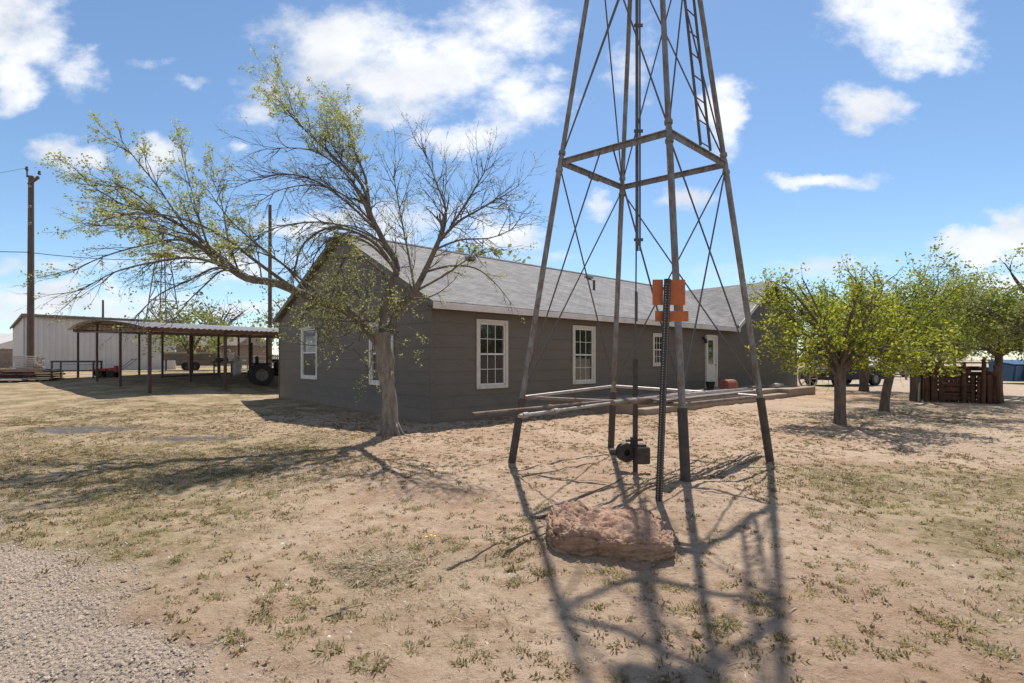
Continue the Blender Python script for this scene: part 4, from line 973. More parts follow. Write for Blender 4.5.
for z_ in (.6, 1.7, 2.6): q = t1 - HZ * z_; m_.box(q + Vector((.1, -.19, 0)), (.14, .1, .16), None, .02)
m_.build('cable_clamp', M['galv'], p1)
p2, t2_ = pole(270, 40, 205, .16, 'second utility pole seen behind the carport next to the house')
p3, t3 = pole(103, 62, 300, .14, 'short thin pole behind the pale metal shed roof')
def wire(a, b, sag, label, r=.02):
    pts = [Vector(a).lerp(Vector(b), i / 24) - HZ * sag * 4 * (i / 24) * (1 - i / 24) for i in range(25)]
    m_ = MB(); m_.tube(pts, r, 5); tag(m_.build('power_line', M['rubber']), label, 'cable')
wa = t1 - HZ * ((253 - 176) / F_PX * 27.5)
wire(wa + Vector((-22, -3, 1.2)), wa + Vector((0, -.2, 0)), .35, 'sagging cable running off the left edge from the thick utility pole')
wire(wa + Vector((0, -.2, 0)), t2_ - HZ * 3.2, .7, 'sagging cable from the thick utility pole toward the second pole')
wire(t1 + Vector((-.12, -.1, .4)), t1 + Vector((-30, 8, .8)), .4, 'thin upper wire leaving the top of the thick utility pole leftward', .008)

# ------------------------------------------------------------------ far windmill
fw = W(163, 359, 58); fw.z = .6
f = thing('far_windmill', (fw.x, fw.y, .6), 'distant steel windmill tower seen through the left branches', 'tower')
m_ = MB(); zt = 15.2
legs = [(-1.6, -1.6), (1.6, -1.6), (1.6, 1.6), (-1.6, 1.6)]
def fl(k, z): a = legs[k % 4]; s_ = 1 - .86 * (z / zt); return fw + Vector((a[0] * s_, a[1] * s_, z))
for k in range(4): m_.tube([fl(k, 0), fl(k, zt)], [.07, .05], 5)
m_.build('leg_frame', M['galv'], f)
m_ = MB()
for z0, z1 in ((0, 4), (4, 7.5), (7.5, 10.5), (10.5, 13)):
    for k in range(4): m_.tube([fl(k, z0), fl(k + 1, z1)], .03, 4); m_.tube([fl(k + 1, z0), fl(k, z1)], .03, 4); m_.tube([fl(k, z1), fl(k + 1, z1)], .04, 4)
m_.build('brace', M['rod'], f)
m_ = MB(); m_.box(fw + HZ * 12.6, (2.6, 2.0, .16)); m_.build('platform', M['greywood'], f)
m_ = MB(); m_.tube([fw + HZ * 13.5, fw + HZ * 16], .12, 6); m_.box(fw + HZ * 15.4, (.6, .8, .5)); m_.build('mill_head', M['galv'], f)

# ------------------------------------------------------------------ left yard: lumber, racks, tractor ...
def at_ground(px, Y, dz=0): X = (px - CX) / F_PX * Y; return Vector((X, Y, G(X, Y) + dz))
LG = 'lumber stacked before the pale shed'
r2 = random.Random(5)
def lumber(c, ang, L, rows, cols, wd, th, label, mk):
    d = Vector((math.cos(ang), math.sin(ang), 0)); s = Vector((-d.y, d.x, 0)); root = thing('lumber_pile', tuple(c), label, 'lumber', LG); n = 0
    for i in range(rows):
        for j in range(cols):
            if r2.random() < .12 and i: continue
            q = c + s * ((j - (cols - 1) / 2) * (wd + .03) + r2.uniform(-.03, .03)) + HZ * (.10 + i * (th + .035)); e = r2.uniform(-.25, .25)
            m_ = MB(); a_ = r2.uniform(-.02, .02); dd = (d + s * a_).normalized(); m_.bar(q - dd * (L / 2 + e), q + dd * (L / 2 - e * .3), wd, th, bev=.005); m_.build('board', M[mk if (i + j) % 3 else 'palewood'], root)
    for e in (-.35, .35): m_ = MB(); q = c + d * L * e; m_.bar(q - s * cols * wd * .55 + HZ * .04, q + s * cols * wd * .55 + HZ * .04, .1, .08); m_.build('bearer', M['oldwood'], root)
    return root
lumber(at_ground(28, 24.2), .12, 2.5, 5, 4, .22, .07, 'long low stack of dark weathered boards by the utility pole', 'redwood')
lumber(at_ground(4, 24.8), -.1, 2.2, 3, 4, .22, .07, 'low pile of grey boards at the left edge', 'greywood')
lumber(at_ground(30, 25.8, .45), .05, .95, 6, 3, .2, .07, 'short pale stack of boards rising behind the long dark stack', 'palewood')
lumber(at_ground(2, 23.4), .2, 1.6, 1, 3, .25, .05, 'pale flat sheets lying on the ground at the left edge', 'palebld')
rk = at_ground(77, 26.0)
t_ = thing('steel_rack', tuple(rk), 'low brown steel rack table standing at the carport left end', 'rack')
dx = Vector((.99, .12, 0)); sy = Vector((-.12, .99, 0))
for a in (-.95, .95):
    for b in (-.3, .3): m_ = MB(); q = rk + dx * a + sy * b; m_.bar(q, q + HZ * .80, .06, .06, up=(1, 0, 0)); m_.build('leg', M['brownsteel'], t_)
m_ = MB()
for b in (-.3, .3): m_.bar(rk + dx * -1.0 + sy * b + HZ * .82, rk + dx * 1.0 + sy * b + HZ * .82, .07, .09); m_.bar(rk + dx * -1.0 + sy * b + HZ * .35, rk + dx * 1.0 + sy * b + HZ * .35, .04, .05)
for a in (-.98, .98): m_.bar(rk + dx * a - sy * .3 + HZ * .82, rk + dx * a + sy * .3 + HZ * .82, .07, .09)
m_.build('top_frame', M['brownsteel'], t_)
m_ = MB(); m_.box(rk + HZ * .66, (1.85, .5, .02), Matrix((dx, sy, HZ)).transposed()); m_.build('mesh_shelf', M['greywood'], t_)
# red tiller
tl = at_ground(108, 26.2); t_ = thing('tiller', tuple(tl), 'red two-wheeled garden tiller parked under the carport', 'tiller')
m_ = MB(); m_.box(tl + Vector((.32, 0, .36)), (.5, .34, .26), None, .05); m_.tube([tl + Vector((.45, -.05, .48)), tl + Vector((.45, -.05, .60))], .1, 12); m_.build('engine', M['redpaint'], t_)
m_ = MB(); m_.box(tl + Vector((-.25, 0, .38)), (.62, .4, .16), None, .05); m_.box(tl + Vector((-.5, 0, .30)), (.16, .42, .25), None, .03); m_.build('housing', M['redpaint'], t_)
for sg in (-.22, .22):
    for wx in (-.3, .28):
        m_ = MB(); m_.ring(tl + Vector((wx, sg, .19)), (0, 1, 0), .19, .09, .09, 18); m_.tube([tl + Vector((wx, sg - .03, .19)), tl + Vector((wx, sg + .03, .19))], .09, 10); m_.build('wheel', M['rubber'], t_)
m_ = MB()
for sg in (-.15, .15): m_.tube([tl + Vector((.5, sg, .35)), tl + Vector((.95, sg, .62)), tl + Vector((1.35, sg, .93))], .015, 6)
m_.tube([tl + Vector((1.35, -.22, .93)), tl + Vector((1.35, .22, .93))], .016, 6); m_.build('handlebar', M['redpaint'], t_)
# tractor
tr = at_ground(271, 24.4); t_ = thing('tractor', tuple(tr), 'black compact tractor with roll bar parked under the carport by the house corner', 'tractor')
tx = Vector((.85, .527, 0)).normalized(); ty = Vector((-.527, .85, 0)).normalized(); Mt = Matrix((tx, ty, HZ)).transposed()
def tp_(a, b, z): return tr + tx * a + ty * b + HZ * z
m_ = MB(); m_.box(tp_(.75, 0, .86), (1.25, .52, .46), Mt, .08); m_.box(tp_(.7, 0, .55), (1.4, .3, .24), Mt, .03); m_.build('hood', M['blackpaint'], t_)
m_ = MB(); m_.box(tp_(-.35, 0, .62), (1.1, .5, .35), Mt, .05); m_.box(tp_(-.45, .45, 1.0), (.8, .32, .06), Mt, .02); m_.box(tp_(-.45, -.45, 1.0), (.8, .32, .06), Mt, .02); m_.build('body', M['blackpaint'], t_)
m_ = MB(); m_.box(tp_(-.35, 0, .92), (.45, .45, .12), Mt, .04); m_.box(tp_(-.60, 0, 1.15), (.12, .45, .42), Mt, .04); m_.build('seat', M['rubber'], t_)
m_ = MB(); m_.tube([tp_(-.85, -.45, .7), tp_(-.85, -.45, 1.95), tp_(-.85, .45, 1.95), tp_(-.85, .45, .7)], .035, 8); m_.build('roll_bar', M['blackpaint'], t_)
m_ = MB(); m_.tube([tp_(.15, 0, 1.0), tp_(-.05, 0, 1.28)], .02, 6); m_.ring(tp_(-.07, 0, 1.3), tuple(tx * -.5 + HZ * .8), .19, .165, .025, 16); m_.build('steering_wheel', M['rubber'], t_)
for a, r_, wd, b in ((-.45, .50, .30, .55), (1.15, .36, .24, .5)):
    for sg in (-1, 1):
        m_ = MB(); m_.ring(tp_(a, sg * b, r_ - .01), tuple(ty), r_, r_ * .55, wd, 26)
        for k in range(22): an = k * 2 * math.pi / 22; dd = tx * math.cos(an) + HZ * math.sin(an); m_.bar(tp_(a, sg * b, r_ - .01) + dd * r_ + ty * wd * .45, tp_(a, sg * b, r_ - .01) + dd * r_ - ty * wd * .45, .05, .03, up=tuple(dd))
        wh = m_.build('wheel', M['rubber'], t_)
        m_ = MB(); m_.ring(tp_(a, sg * b, r_ - .01), tuple(ty), r_ * .56, r_ * .48, wd * .5, 20); m_.tube([tp_(a, sg * b - .02, r_ - .01), tp_(a, sg * b + .02, r_ - .01)], r_ * .5, 16); m_.build('rim', M['galv'], wh)
for sg in (-.33, .33):
    m_ = MB(); m_.bar(tp_(.1, sg, 1.15), tp_(1.25, sg, 1.12), .07, .1); m_.bar(tp_(1.25, sg, 1.12), tp_(2.0, sg, .32), .07, .1); m_.build('loader_arm', M['blackpaint'], t_)
m_ = MB(); m_.prism([tp_(1.9, -.75, .08), tp_(2.45, -.75, .06), tp_(2.5, -.75, .1), tp_(2.0, -.75, .16), tp_(1.98, -.75, .52), tp_(1.9, -.75, .5)], ty * 1.5); m_.build('bucket', M['castiron'], t_)
# table under carport
tb = at_ground(223, 25.5); t_ = thing('work_table', tuple(tb), 'small dark work table standing under the carport', 'table')
for a in (-.3, .3):
    for b in (-.25, .25): m_ = MB(); m_.bar(tb + Vector((a, b, 0)), tb + Vector((a, b, .78)), .05, .05, up=(1, 0, 0)); m_.build('leg', M['brownsteel'], t_)
m_ = MB(); m_.box(tb + HZ * .81, (.8, .65, .05), None, .01); m_.build('tabletop', M['castiron'], t_)
m_ = MB(); m_.box(tb + Vector((-.05, 0, .92)), (.5, .35, .16), None, .03); tag(m_.build('toolbox', M['castiron']), 'dark toolbox resting on the small work table', 'box')
# white wire rack beside the tractor
wr = at_ground(241, 27.5); t_ = thing('wire_stand', tuple(wr), 'white scrolled wire plant stand beside the tractor', 'stand')
m_ = MB()
for a in (-.35, .35): m_.tube([wr + Vector((a, 0, 0)), wr + Vector((a, 0, 1.1))], .02, 6)
for z_ in (.25, .65, 1.05): m_.tube([wr + Vector((-.35, 0, z_)), wr + Vector((.35, 0, z_))], .018, 6)
m_.build('frame', M['white'], t_)
for z_ in (.45, .85):
    for a in (-.18, .18): m_ = MB(); m_.ring(wr + Vector((a, 0, z_)), (0, 1, 0), .17, .14, .03, 16); m_.build('scroll', M['white'], t_)
# white sack/cooler-like pale box
bx_ = at_ground(236, 28.2); m_ = MB(); m_.box(bx_ + HZ * .42, (.42, .4, .84), None, .04); m_.tube([bx_ + HZ * .84, bx_ + HZ * 1.0], [.16, .08], 12); tag(m_.build('water_cooler', M['palebld']), 'pale upright tank standing left of the wire stand under the carport', 'tank')
# flatbed trailer beyond the carport
fb = at_ground(199, 38.0); t_ = thing('flatbed_trailer', tuple(fb), 'long grey-brown flatbed trailer parked beyond the carport', 'trailer')
m_ = MB(); m_.box(fb + HZ * .98, (4.2, 2.0, .5), None, .02); m_.build('bed', M['roofbrown'], t_)
for k in range(2): m_ = MB(); m_.box(fb + Vector((0, -1.02 + k * 2.04, 1.28)), (4.2, .05, .1)); m_.build('side_rail', M['palewood'], t_)
for wx in (-.35, .3):
    m_ = MB(); m_.ring(fb + Vector((wx, -.95, .30)), (0, 1, 0), .30, .15, .2, 20); wh = m_.build('wheel', M['rubber'], t_); m_ = MB(); m_.tube([fb + Vector((wx, -1.0, .36)), fb + Vector((wx, -.9, .36))], .18, 14); m_.build('rim', M['castiron'], wh)
for wx in (-1.9, 1.9): m_ = MB(); m_.bar(fb + Vector((wx, -.8, 0)), fb + Vector((wx, -.8, .8)), .08, .08, up=(1, 0, 0)); m_.build('jack_stand', M['brownsteel'], t_)

def far_house(px0, px1, Y, zw, zr_, label, wm, rm, depth=8, win=()):
    a = (px0 - CX) / F_PX * Y; b = (px1 - CX) / F_PX * Y; z0 = G((a + b) / 2, Y) - .3; o = thing('house', ((a + b) / 2, Y, 0), label, 'house', 'houses beyond the yard')
    m_ = MB(); m_.box(((a + b) / 2, Y + depth / 2, (z0 + zw) / 2), (b - a, depth, zw - z0)); m_.build('wall', M[wm], o)
    m_ = MB(); m_.prism([(a - .4, Y - .5, zw - .02), (a - .4, Y + depth / 2, zr_), (a - .4, Y + depth + .5, zw - .02)], (b - a + .8, 0, 0)); m_.build('roof', M[rm], o)
    m_ = MB(); m_.box(((a + b) / 2, Y - .52, zw - .02), (b - a + .8, .05, .22)); m_.build('fascia', M['white'], o)
    for (c, wd) in win:
        m_ = MB(); m_.box((a + (b - a) * c, Y - .02, zw - 1.15), (wd, .06, 1.1)); wn_ = m_.build('window', M['white'], o); m_ = MB(); m_.box((a + (b - a) * c, Y - .05, zw - 1.15), (wd - .2, .02, .9)); m_.build('pane', M['glass'], wn_)
far_house(176, 236, 64, 3.3, 5.0, 'low tan brick house with brown roof beyond the carport', 'tan', 'roofbrown', win=((.25, 1.2), (.62, 1.6), (.85, .9)))
far_house(-40, 9, 70, 3.4, 5.2, 'pale house with light roof at the far left edge', 'palebld', 'palebld', win=((.8, 1.2),))
far_house(-20, 15, 52, 2.2, 3.6, 'dark roofed outbuilding at the far left edge', 'roofbrown', 'roofbrown')
def fence(p0, p1, h, sp, label, mt_='palewood', slats=None, grp='fences at the yard edge', name='fence'):
    p0 = Vector(p0); p1 = Vector(p1); L = (p1 - p0).length; d = (p1 - p0).normalized(); o = thing(name, (p0.x, p0.y, 0), label, 'fence', grp)
    n = max(1, int(L / sp)); 
    for i in range(n + 1):
        q = p0 + d * L * i / n; z = G(q.x, q.y); m_ = MB(); m_.box((q.x, q.y, z + h / 2), (.10, .10, h)); m_.build('post', M[mt_], o)
    m_ = MB()
    for fz in (.3, .62, .94):
        a = p0.copy(); a.z = G(p0.x, p0.y) + h * fz; b = p1.copy(); b.z = G(p1.x, p1.y) + h * fz; m_.bar(a, b, .04, .12)
    m_.build('rail', M[mt_], o)
    if slats:
        m_ = MB(); k = int(L / slats)
        for i in range(k): q = p0 + d * (i * slats); z = G(q.x, q.y); m_.box((q.x, q.y - .06, z + h / 2 + r2.uniform(-.03, .03)), (slats * .82, .02, h), None)
        m_.build('slats', M[mt_], o)
fence((-52, 44, 0), (-34, 44, 0), 1.7, 2.4, 'brown slatted fence at the far left beside the pale shed', 'oldwood', .16)
fence((-24.8, 44.5, 0), (-12, 46, 0), 1.15, 2.4, 'pale rail fence crossing behind the carport', 'palewood')
fence((-60, 90, 0), (-10, 95, 0), 1.6, 4, 'farthest long board fence behind the left houses', 'greywood', .3)

# ------------------------------------------------------------------ right yard
def pallet_bin():
    c = Vector((15.75, 18.3, 0)); e1 = Vector((.85, -.53, 0)); e2 = Vector((.53, .85, 0)); o = thing('wooden_bin', tuple(c), 'dark reddish wooden bin of rough slabs and pallets beside the trees', 'bin')
    hw, hd = .90, .72
    def wallb(p0, p1, nm, vertical=True, h=1.5, gap=.16, thin=.04):
        m_ = MB(); p0 = Vector(p0); p1 = Vector(p1); L = (p1 - p0).length; d = (p1 - p0).normalized(); nrm = Vector((d.y, -d.x, 0)); rr_ = r2
        if vertical:
            x_ = 0
            while x_ < L:
                wd = rr_.uniform(.10, .2); hh = h * rr_.uniform(.82, 1.06); q = p0 + d * (x_ + wd / 2) + nrm * rr_.uniform(-.02, .03); tl_ = d * rr_.uniform(-.04, .04)
                m_.bar(q, q + HZ * hh + tl_, wd * .92, thin, up=tuple(nrm), bev=.006); x_ += wd + rr_.uniform(0, .04)
        else:
            z_ = .06
            while z_ < h:
                wd = rr_.uniform(.10, .18); e = rr_.uniform(-.12, .08); m_.bar(p0 - d * e + HZ * (z_ + wd / 2) + nrm * rr_.uniform(0, .03), p1 + d * e + HZ * (z_ + wd / 2) + nrm * rr_.uniform(0, .03), thin, wd * .9, bev=.006); z_ += wd + rr_.uniform(.0, .05)
        m_.build(nm, M['redwood'], o)
    a, b, c2, d2 = c - e1 * hw - e2 * hd, c + e1 * hw - e2 * hd, c + e1 * hw + e2 * hd, c - e1 * hw + e2 * hd
    wallb(a, a + e1 * .35, 'side_panel', h=1.55); wallb(a + e1 * .33 + e2 * .05, b - e1 * .55 + e2 * .05, 'front_panel', False, h=1.12)
    wallb(a + e1 * .1 + e2 * .35, b - e1 * .1 + e2 * .35, 'gap_backing', True, h=1.05); wallb(b - e1 * .6, b, 'side_panel', h=1.1); wallb(b, c2, 'side_panel', h=1.15); wallb(d2, c2, 'back_panel', False, 1.2); wallb(a, d2, 'side_panel', h=1.5)  # middle panel is added backing that keeps the slat gaps dark
    for q, hh in ((a, 1.66), (b, 1.3), (c2, 1.4), (d2, 1.6), (a + e1 * 1.0 - e2 * .04, 1.4), (b - e1 * .3 - e2 * .05, 1.5)):
        m_ = MB(); m_.tube([q, q + HZ * hh + Vector((.02, 0, 0))], [.07, .055], 8); m_.build('post', M['redwood'], o)
    m_ = MB()
    for k in range(7): q_ = c + e1 * (-.75 + k * .24); m_.bar(q_ - e2 * .7 + HZ * (1.14 + .05 * (k % 3)), q_ + e2 * .7 + HZ * 1.22, .14, .03)
    m_.build('top_slat', M['redwood'], o)
    for k in range(5):
        q = b + e1 * (.12 + .07 * (k % 2)) + e2 * (k * .14) + HZ * .03; m_ = MB(); m_.tube([q, q + HZ * r2.uniform(.7, .95) + Vector((-.1, 0, 0))], [.09, .07], 8)
        tag(m_.build('log', M['redwood']), 'upright dark log leaning on the right end of the wooden bin', 'log', 'logs leaning on the wooden bin')
pallet_bin()
q = Vector((14.45, 18.15, 0)); m_ = MB(); m_.bar(q + Vector((-.12, 0, 0)), q + Vector((.12, .25, 1.15)), .05, .09); tag(m_.build('plank', M['palewood']), 'pale plank leaning against the left end of the wooden bin', 'plank')
# blue dumpster
db = Vector((31.2, 31.5, 0)); t_ = thing('dumpster', tuple(db), 'dark blue dumpster at the right edge beyond the gravel drive', 'dumpster')
m_ = MB(); m_.prism([db + Vector((-1.3, -.7, .15)), db + Vector((-1.3, .7, .15)), db + Vector((-1.3, .85, 1.35)), db + Vector((-1.3, -.85, 1.1))], (2.8, 0, 0))
for k in range(6): m_.box(db + Vector((-1.2 + k * .5, -.82, .65)), (.07, .1, .9))
m_.build('body', M['darkblue'], t_)
m_ = MB(); m_.prism([db + Vector((-1.35, -.9, 1.14)), db + Vector((-1.35, .9, 1.40)), db + Vector((-1.35, .9, 1.46)), db + Vector((-1.35, -.9, 1.20))], (2.9, 0, 0)); m_.build('lid', M['darkblue'], t_)
# parked dark vehicle under the trees
def car(c, ang, label, paint, L=4.6, wd=1.85, hgt=1.75, pickup=False):
    d = Vector((math.cos(ang), math.sin(ang), 0)); s = Vector((-d.y, d.x, 0)); t_ = thing('parked_car', tuple(c), label, 'car')
    def p(a, b, z): return c + d * a + s * b + HZ * z
    h = L / 2
    prof = [(-h, .35), (h - .1, .35), (h, .6), (h - .05, .95), (h - 1.15, 1.05)] + ([(h - 1.9, hgt), (h - 3.0, hgt), (h - 3.15, 1.08), (-h, 1.08)] if pickup else [(h - 1.9, hgt - .06), (h - 2.6, hgt), (-h + .5, hgt - .04), (-h + .05, 1.05)])
    m_ = MB(); m_.prism([p(a, -wd / 2, z) for a, z in prof], s * wd); bd = m_.build('body', M[paint], t_)
    z0, z1 = 1.08, hgt - .12
    a0, a1 = (h - 3.0, h - 1.35) if pickup else (-h + .35, h - 1.35)
    for sg in (-1, 1): m_ = MB(); m_.prism([p(a0 + .1, sg * (wd / 2 + .004), z0), p(a1, sg * (wd / 2 + .004), z0), p(a1 - .5, sg * (wd / 2 + .004), z1), p(a0 + .15, sg * (wd / 2 + .004), z1)], s * .006 * sg); m_.build('window', M['glass'], t_)
    for a in (-h + .85, h - .9):
        for sg in (-1, 1):
            m_ = MB(); m_.ring(p(a, sg * (wd / 2 - .08), .37), tuple(s), .37, .22, .24, 22); w_ = m_.build('wheel', M['rubber'], t_); m_ = MB(); m_.tube([p(a, sg * (wd / 2 - .02), .37), p(a, sg * (wd / 2 + .02), .37)], .22, 14); m_.build('rim', M['galv'], w_)
    for sg in (-.65, .65): m_ = MB(); m_.box(p(h - .02, sg, .82), (.06, .32, .16), Matrix((d, s, HZ)).transposed()); m_.build('headlight', M['palebld'], t_)
    m_ = MB(); m_.box(p(h + .02, 0, .5), (.12, wd * .95, .18), Matrix((d, s, HZ)).transposed(), .03); m_.build('bumper', M['castiron'], t_)
car(Vector((18.9, 29.5, 0)), R(200), 'black pickup truck parked in shade behind the nearest tree trunk', 'blackpaint', pickup=True)
car(Vector((31.5, 44, 0)), R(185), 'distant pale car parked beyond the trees', 'palebld')
fence((22, 37, 0), (37.5, 38, 0), 1.3, 2.0, 'weathered rail fence beyond the row of trees on the right', 'oldwood')
far_house(880, 935, 80, 3.4, 5.2, 'pale low building beyond the trees on the right', 'palebld', 'roofbrown')
# wagon wheel leaning at the porch end
ww = Vector((14.6, 25.4, 0)); t_ = thing('wagon_wheel', tuple(ww), 'small pale spoked wheel standing at the far end of the house', 'wheel')
m_ = MB(); m_.ring(ww + HZ * .52, (.1, -1, .1), .50, .44, .05, 26); m_.build('rim', M['palewood'], t_)
m_ = MB()
for k in range(10): a = k * math.pi * 2 / 10; m_.tube([ww + HZ * .52, ww + HZ * .52 + Vector((math.cos(a), .1 * math.cos(a) + .1 * math.sin(a), math.sin(a))) * .46], .018, 5)
m_.tube([ww + Vector((0, -.08, .52)), ww + Vector((0, .08, .52))], .07, 10); m_.build('spokes', M['palewood'], t_)
b_ = Vector((14.1, 24.4, 0)); m_ = MB(); m_.bar(b_, b_ + HZ * 1.1, .07, .07, up=(1, 0, 0)); tag(m_.build('garden_post', M['palewood']), 'short pale garden post at the far house corner', 'post')

# ------------------------------------------------------------------ ground cover
def tufts(name, n, region, dens, hrange, blades, mt_, seed, wdt=.0035, lean=.6, spread=.02, flat=False, kind='stuff', label=None):
    g = np.random.default_rng(seed); V = []; Fc = []
    x0, x1, y0, y1 = region
    # sample more near the camera (area seen grows with distance)
    X = g.uniform(x0, x1, n * 3); Y = g.uniform(y0, y1, n * 3)
    vis = np.abs(X) < Y * 1.08 + .4
    dd = dens(X, Y); keep = (g.random(n * 3) < dd) & vis; X = X[keep][:n]; Y = Y[keep][:n]; Z = Gn(X, Y)
    B = []
    nb = g.integers(blades[0], blades[1] + 1, len(X)); idx = np.repeat(np.arange(len(X)), nb); m = len(idx)
    hs = g.uniform(*hrange, len(X))[idx] * g.uniform(.5, 1.15, m); a = g.uniform(0, 2 * np.pi, m); sp_ = spread * (.5 + hs / hrange[1])
    bx = X[idx] + np.cos(a) * sp_ * g.random(m); by = Y[idx] + np.sin(a) * sp_ * g.random(m); bz = Z[idx] - .004
    a2 = a + g.normal(0, .8, m); ln = lean * g.uniform(.3, 1.6, m)
    dx = np.cos(a2) * hs * ln; dy = np.sin(a2) * hs * ln; dz = hs * (0.12 if flat else 1) * np.sqrt(np.maximum(.15, 1 - np.minimum(ln, 1) ** 2 * .7)); wx = -np.sin(a2 + g.normal(0, .7, m)) ; wy = np.cos(a2 + g.normal(0, .7, m)); wd = wdt * g.uniform(.6, 1.6, m)
    p = np.stack([np.stack([bx - wx * wd, by - wy * wd, bz], -1), np.stack([bx + wx * wd, by + wy * wd, bz], -1),
                  np.stack([bx + dx * .55 + wx * wd * .7, by + dy * .55 + wy * wd * .7, bz + dz * .68], -1), np.stack([bx + dx, by + dy, bz + dz], -1),
                  np.stack([bx + dx * .55 - wx * wd * .7, by + dy * .55 - wy * wd * .7, bz + dz * .68], -1)], 1).reshape(-1, 3)
    me = bpy.data.meshes.new(name); me.vertices.add(len(p)); me.vertices.foreach_set('co', p.ravel())
    me.loops.add(m * 5); me.loops.foreach_set('vertex_index', np.arange(m * 5)); me.polygons.add(m); me.polygons.foreach_set('loop_start', np.arange(m) * 5); me.update(calc_edges=True); me.materials.append(M[mt_])
    o = bpy.data.objects.new(name, me); col.objects.link(o); tag(o, label, 'grass', kind=kind)
ex = lambda x, y: 1 - np.exp(-(((x + 3.5) ** 2) / 6 + ((y - 11.5) ** 2) / 3)) * .6
inhouse = lambda x, y: ((((x + 1.85) * .664 + (y - 11.9) * -.748) > .05) | (((x + 1.85) * .748 + (y - 11.9) * .664) < -.05)).astype(float)
bare = lambda x, y: (1 - gravel_mask(x, y)) * inhouse(x, y) * (1 - .95 * np.clip(2 * np.exp(-((x + 9.2) ** 2 / .8 + (y - 11.0) ** 2 / .22)) + np.exp(-((x + 5.9) ** 2 / .9 + (y - 9.7) ** 2 / .10)), 0, 1))
tufts('short_grass', 15000, (-13, 15, 2.2, 15), lambda x, y: (.22 + .8 * sstep(.45, .65, fbm(x, y, 1.3, 3, 3))) * bare(x, y) * .8 * (1 - .7 * dirt_mask(x, y)), (.014, .034), (12, 26), 'weed', 1, .0045, .95, .032, label='small dark grass tufts dotted over the sandy yard')
tufts('dry_grass', 42000, (-14, 12, 2.2, 17), lambda x, y: grass_density(x, y) * sstep(.38, .6, fbm(x, y, 1.7, 4, 8)) * bare(x, y), (.012, .034), (6, 12), 'strawm', 2, .0034, 1.1, .05, label='dry yellowish grass film over the left and right parts of the yard')
tufts('weeds', 700, (-7, 9, 2.2, 9), lambda x, y: (.12 + .9 * grass_density(x, y) + .5 * (np.hypot(x, y) < 4.2)) * bare(x, y), (.012, .034), (60, 130), 'weedgreen', 4, .003, 1.1, .065, label='grey-green weed clumps growing out of the sand')
tufts('straw', 2600, (-1.45, -.3, 3.3, 4.2), lambda x, y: np.exp(-((x + .95) ** 2 / .08 + (y - 3.75) ** 2 / .05)), (.04, .11), (4, 7), 'strawm', 6, .0022, 1.0, .06, flat=True, label='heap of dry straw on the sand in the foreground')
tufts('straw_litter', 9000, (-6, 7, 2.2, 8), lambda x, y: (.3 + .7 * sstep(.5, .62, fbm(x, y, 1.1, 3, 77))) * bare(x, y), (.02, .07), (1, 4), 'strawm', 9, .0022, 1.0, .05, flat=True, label='loose straw litter scattered over the sandy yard')
tufts('leaf_litter', 2600, (-5.5, 0, 6.5, 11.5), lambda x, y: np.exp(-((x + 2.6) ** 2 / 3.0 + (y - 9.3) ** 2 / 2.2)) * bare(x, y), (.015, .04), (1, 3), 'weed', 14, .006, 1.0, .04, flat=True, label='dead leaf litter on the ground around the leaning tree')
tufts('leaf_litter', 3600, (4, 17, 9.5, 19), lambda x, y: np.maximum(np.exp(-((x - 7.4) ** 2 / 4 + (y - 11.3) ** 2 / 2.0)), np.exp(-((x - 11) ** 2 / 6 + (y - 14.5) ** 2 / 3.0))) * bare(x, y), (.02, .05), (1, 3), 'weed', 15, .008, 1.0, .05, flat=True, label='dead leaf litter under the row of trees on the right')
# pebbles and clods
def pebbles(name, n, region, dens, rr_, mt_, seed, label):
    g = np.random.default_rng(seed); x0, x1, y0, y1 = region; X = g.uniform(x0, x1, n * 3); Y = g.uniform(y0, y1, n * 3)
    k = (g.random(n * 3) < dens(X, Y)) & (np.abs(X) < Y * 1.08 + .4); X = X[k][:n]; Y = Y[k][:n]; Z = Gn(X, Y); m = len(X)
    r = rr_[0] + (rr_[1] - rr_[0]) * g.random(m) ** 3
    base = np.array([(1,0,0),(.5,.87,0),(-.5,.87,0),(-1,0,0),(-.5,-.87,0),(.5,-.87,0),(.55,.3,.6),(-.1,.6,.65),(-.6,-.2,.55),(.15,-.55,.6)])
    J = base[None] * g.uniform(.7, 1.25, (m, 10, 1)) * r[:, None, None] ; a = g.uniform(0, 6.28, m)
    c, s = np.cos(a)[:, None], np.sin(a)[:, None]; xs = J[..., 0] * c - J[..., 1] * s; ys = J[..., 0] * s + J[..., 1] * c
    p = np.stack([xs + X[:, None], ys + Y[:, None], J[..., 2] * g.uniform(.7, 1.3, (m, 1)) + Z[:, None]], -1)
    fs = [(0,1,6),(1,7,6),(1,2,7),(2,8,7),(2,3,8),(3,4,8),(4,9,8),(4,5,9),(5,6,9),(5,0,6),(6,7,8),(6,8,9)]
    f_ = (np.array(fs)[None] + (np.arange(m) * 10)[:, None, None]).reshape(-1)
    me = bpy.data.meshes.new(name); me.vertices.add(m * 10); me.vertices.foreach_set('co', p.ravel()); me.loops.add(len(f_)); me.loops.foreach_set('vertex_index', f_); me.polygons.add(len(f_) // 3); me.polygons.foreach_set('loop_start', np.arange(len(f_) // 3) * 3)
    me.update(calc_edges=True); me.materials.append(M[mt_]); o = bpy.data.objects.new(name, me); col.objects.link(o); tag(o, label, 'pebbles', kind='stuff')
M['clod'] = mat('clod', (.36, .25, .175), (.26, .17, .115), 3, 1)
M['gravelstone'] = leafmat('gravelstone', (.32, .25, .195), (.38, .30, .235), (.45, .36, .285), 0)
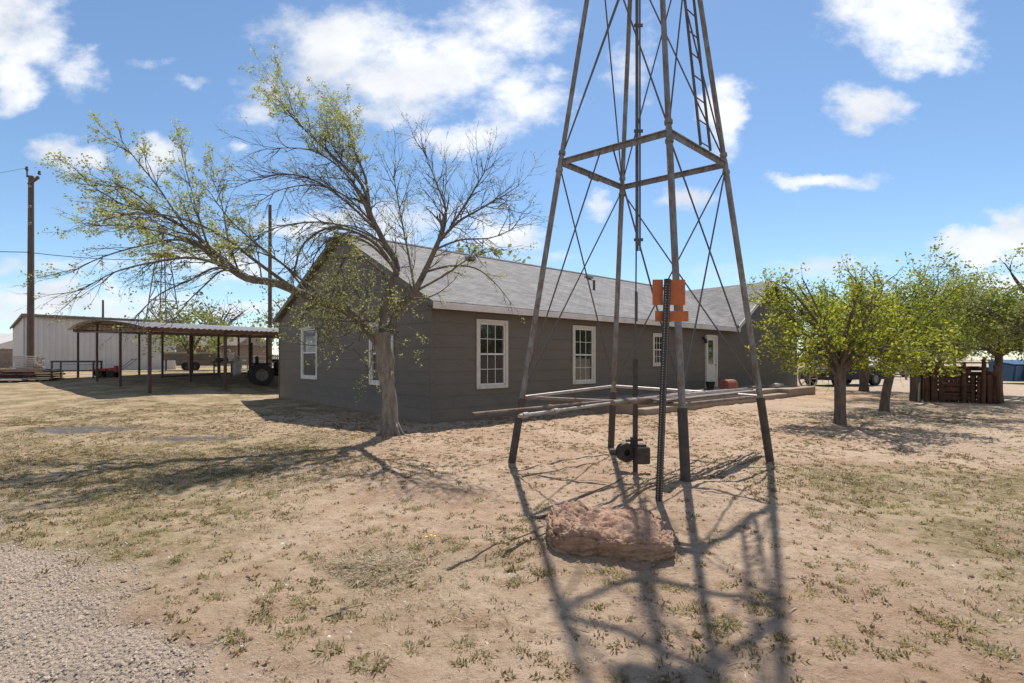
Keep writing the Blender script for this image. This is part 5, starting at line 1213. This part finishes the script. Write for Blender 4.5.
pebbles('dirt_clods', 9000, (-9, 10, 2.2, 13), lambda x, y: (.25 + .75 * sstep(.45, .6, fbm(x, y, .9, 3, 12))) * bare(x, y), (.004, .022), 'clod', 3, 'small crumbs and clods of dirt over the yard')
pebbles('gravel', 15000, (-5.5, -.6, 2.2, 5.4), lambda x, y: gravel_mask(x, y) * .9, (.0025, .009), 'gravelstone', 4, 'grey loose gravel in the bottom left corner')
pebbles('pale_stones', 45, (-5, 6, 2.3, 8), lambda x, y: .9 * bare(x, y), (.008, .022), 'palebld', 8, 'few pale stone chips on the sand')
# yellow dandelion
q = at_ground(424, 3.9); q = Vector((-.66, 4.2, G(-.66, 4.2))); t_ = thing('dandelion', tuple(q), 'small plant with yellow flowers in the open sand', 'flower')
m_ = MB()
for k, (a, b, h_) in enumerate(((0, 0, .05), (.03, .01, .04), (-.04, .01, .035))):
    c = q + Vector((a, b, h_)); m_.tube([c, c + HZ * .006], [.008, .011], 9)
m_.build('petals', M['flower'], t_)
m_ = MB()
for k in range(16): an = k * .9; m_.quad(q, q + Vector((math.cos(an) * .03 - math.sin(an) * .006, math.sin(an) * .03, .015)), q + Vector((math.cos(an) * .06, math.sin(an) * .06, .012)), q + Vector((math.cos(an) * .03 + math.sin(an) * .006, math.sin(an) * .03, .015)))
for (a, b, h_) in ((0, 0, .05), (.03, .01, .04), (-.04, .01, .035)): m_.tube([q, q + Vector((a, b, h_))], .0015, 4)
m_.build('leaves', M['weedgreen'], t_, flip=False)
# fallen twigs
for k, (p0, p1, r_, lab) in enumerate((((522, 478), (590, 466), .010, 'thin dead stick lying between the left tower legs'), ((540, 520), (632, 478), .012, 'dead branch lying behind the boulder inside the tower'), ((330, 618), (350, 605), .006, 'short twig lying on the foreground sand'))):
    def gp(px, py): Y = CAMH * F_PX / (py - HY); X = (px - CX) / F_PX * Y; return Vector((X, Y, G(X, Y) + .012))
    a, b = gp(*p0), gp(*p1); pts = [a.lerp(b, i / 8) + Vector((rnd.gauss(0, .02), rnd.gauss(0, .02), 0)) for i in range(9)]
    for p in pts: p.z = G(p.x, p.y) + .014
    m_ = MB(); m_.tube(pts, [r_ * (1 - i * .08) for i in range(9)], 6)
    for i in (2, 4, 6): m_.tube([pts[i], pts[i] + Vector((rnd.uniform(-.2, .2), rnd.uniform(-.15, .15), .02))], [r_ * .5, r_ * .2], 4)
    tag(m_.build('fallen_branch', M['twig']), lab, 'stick', 'dead sticks on the ground')

for o in bpy.data.objects:
    if '_o' in o: del o['_o']
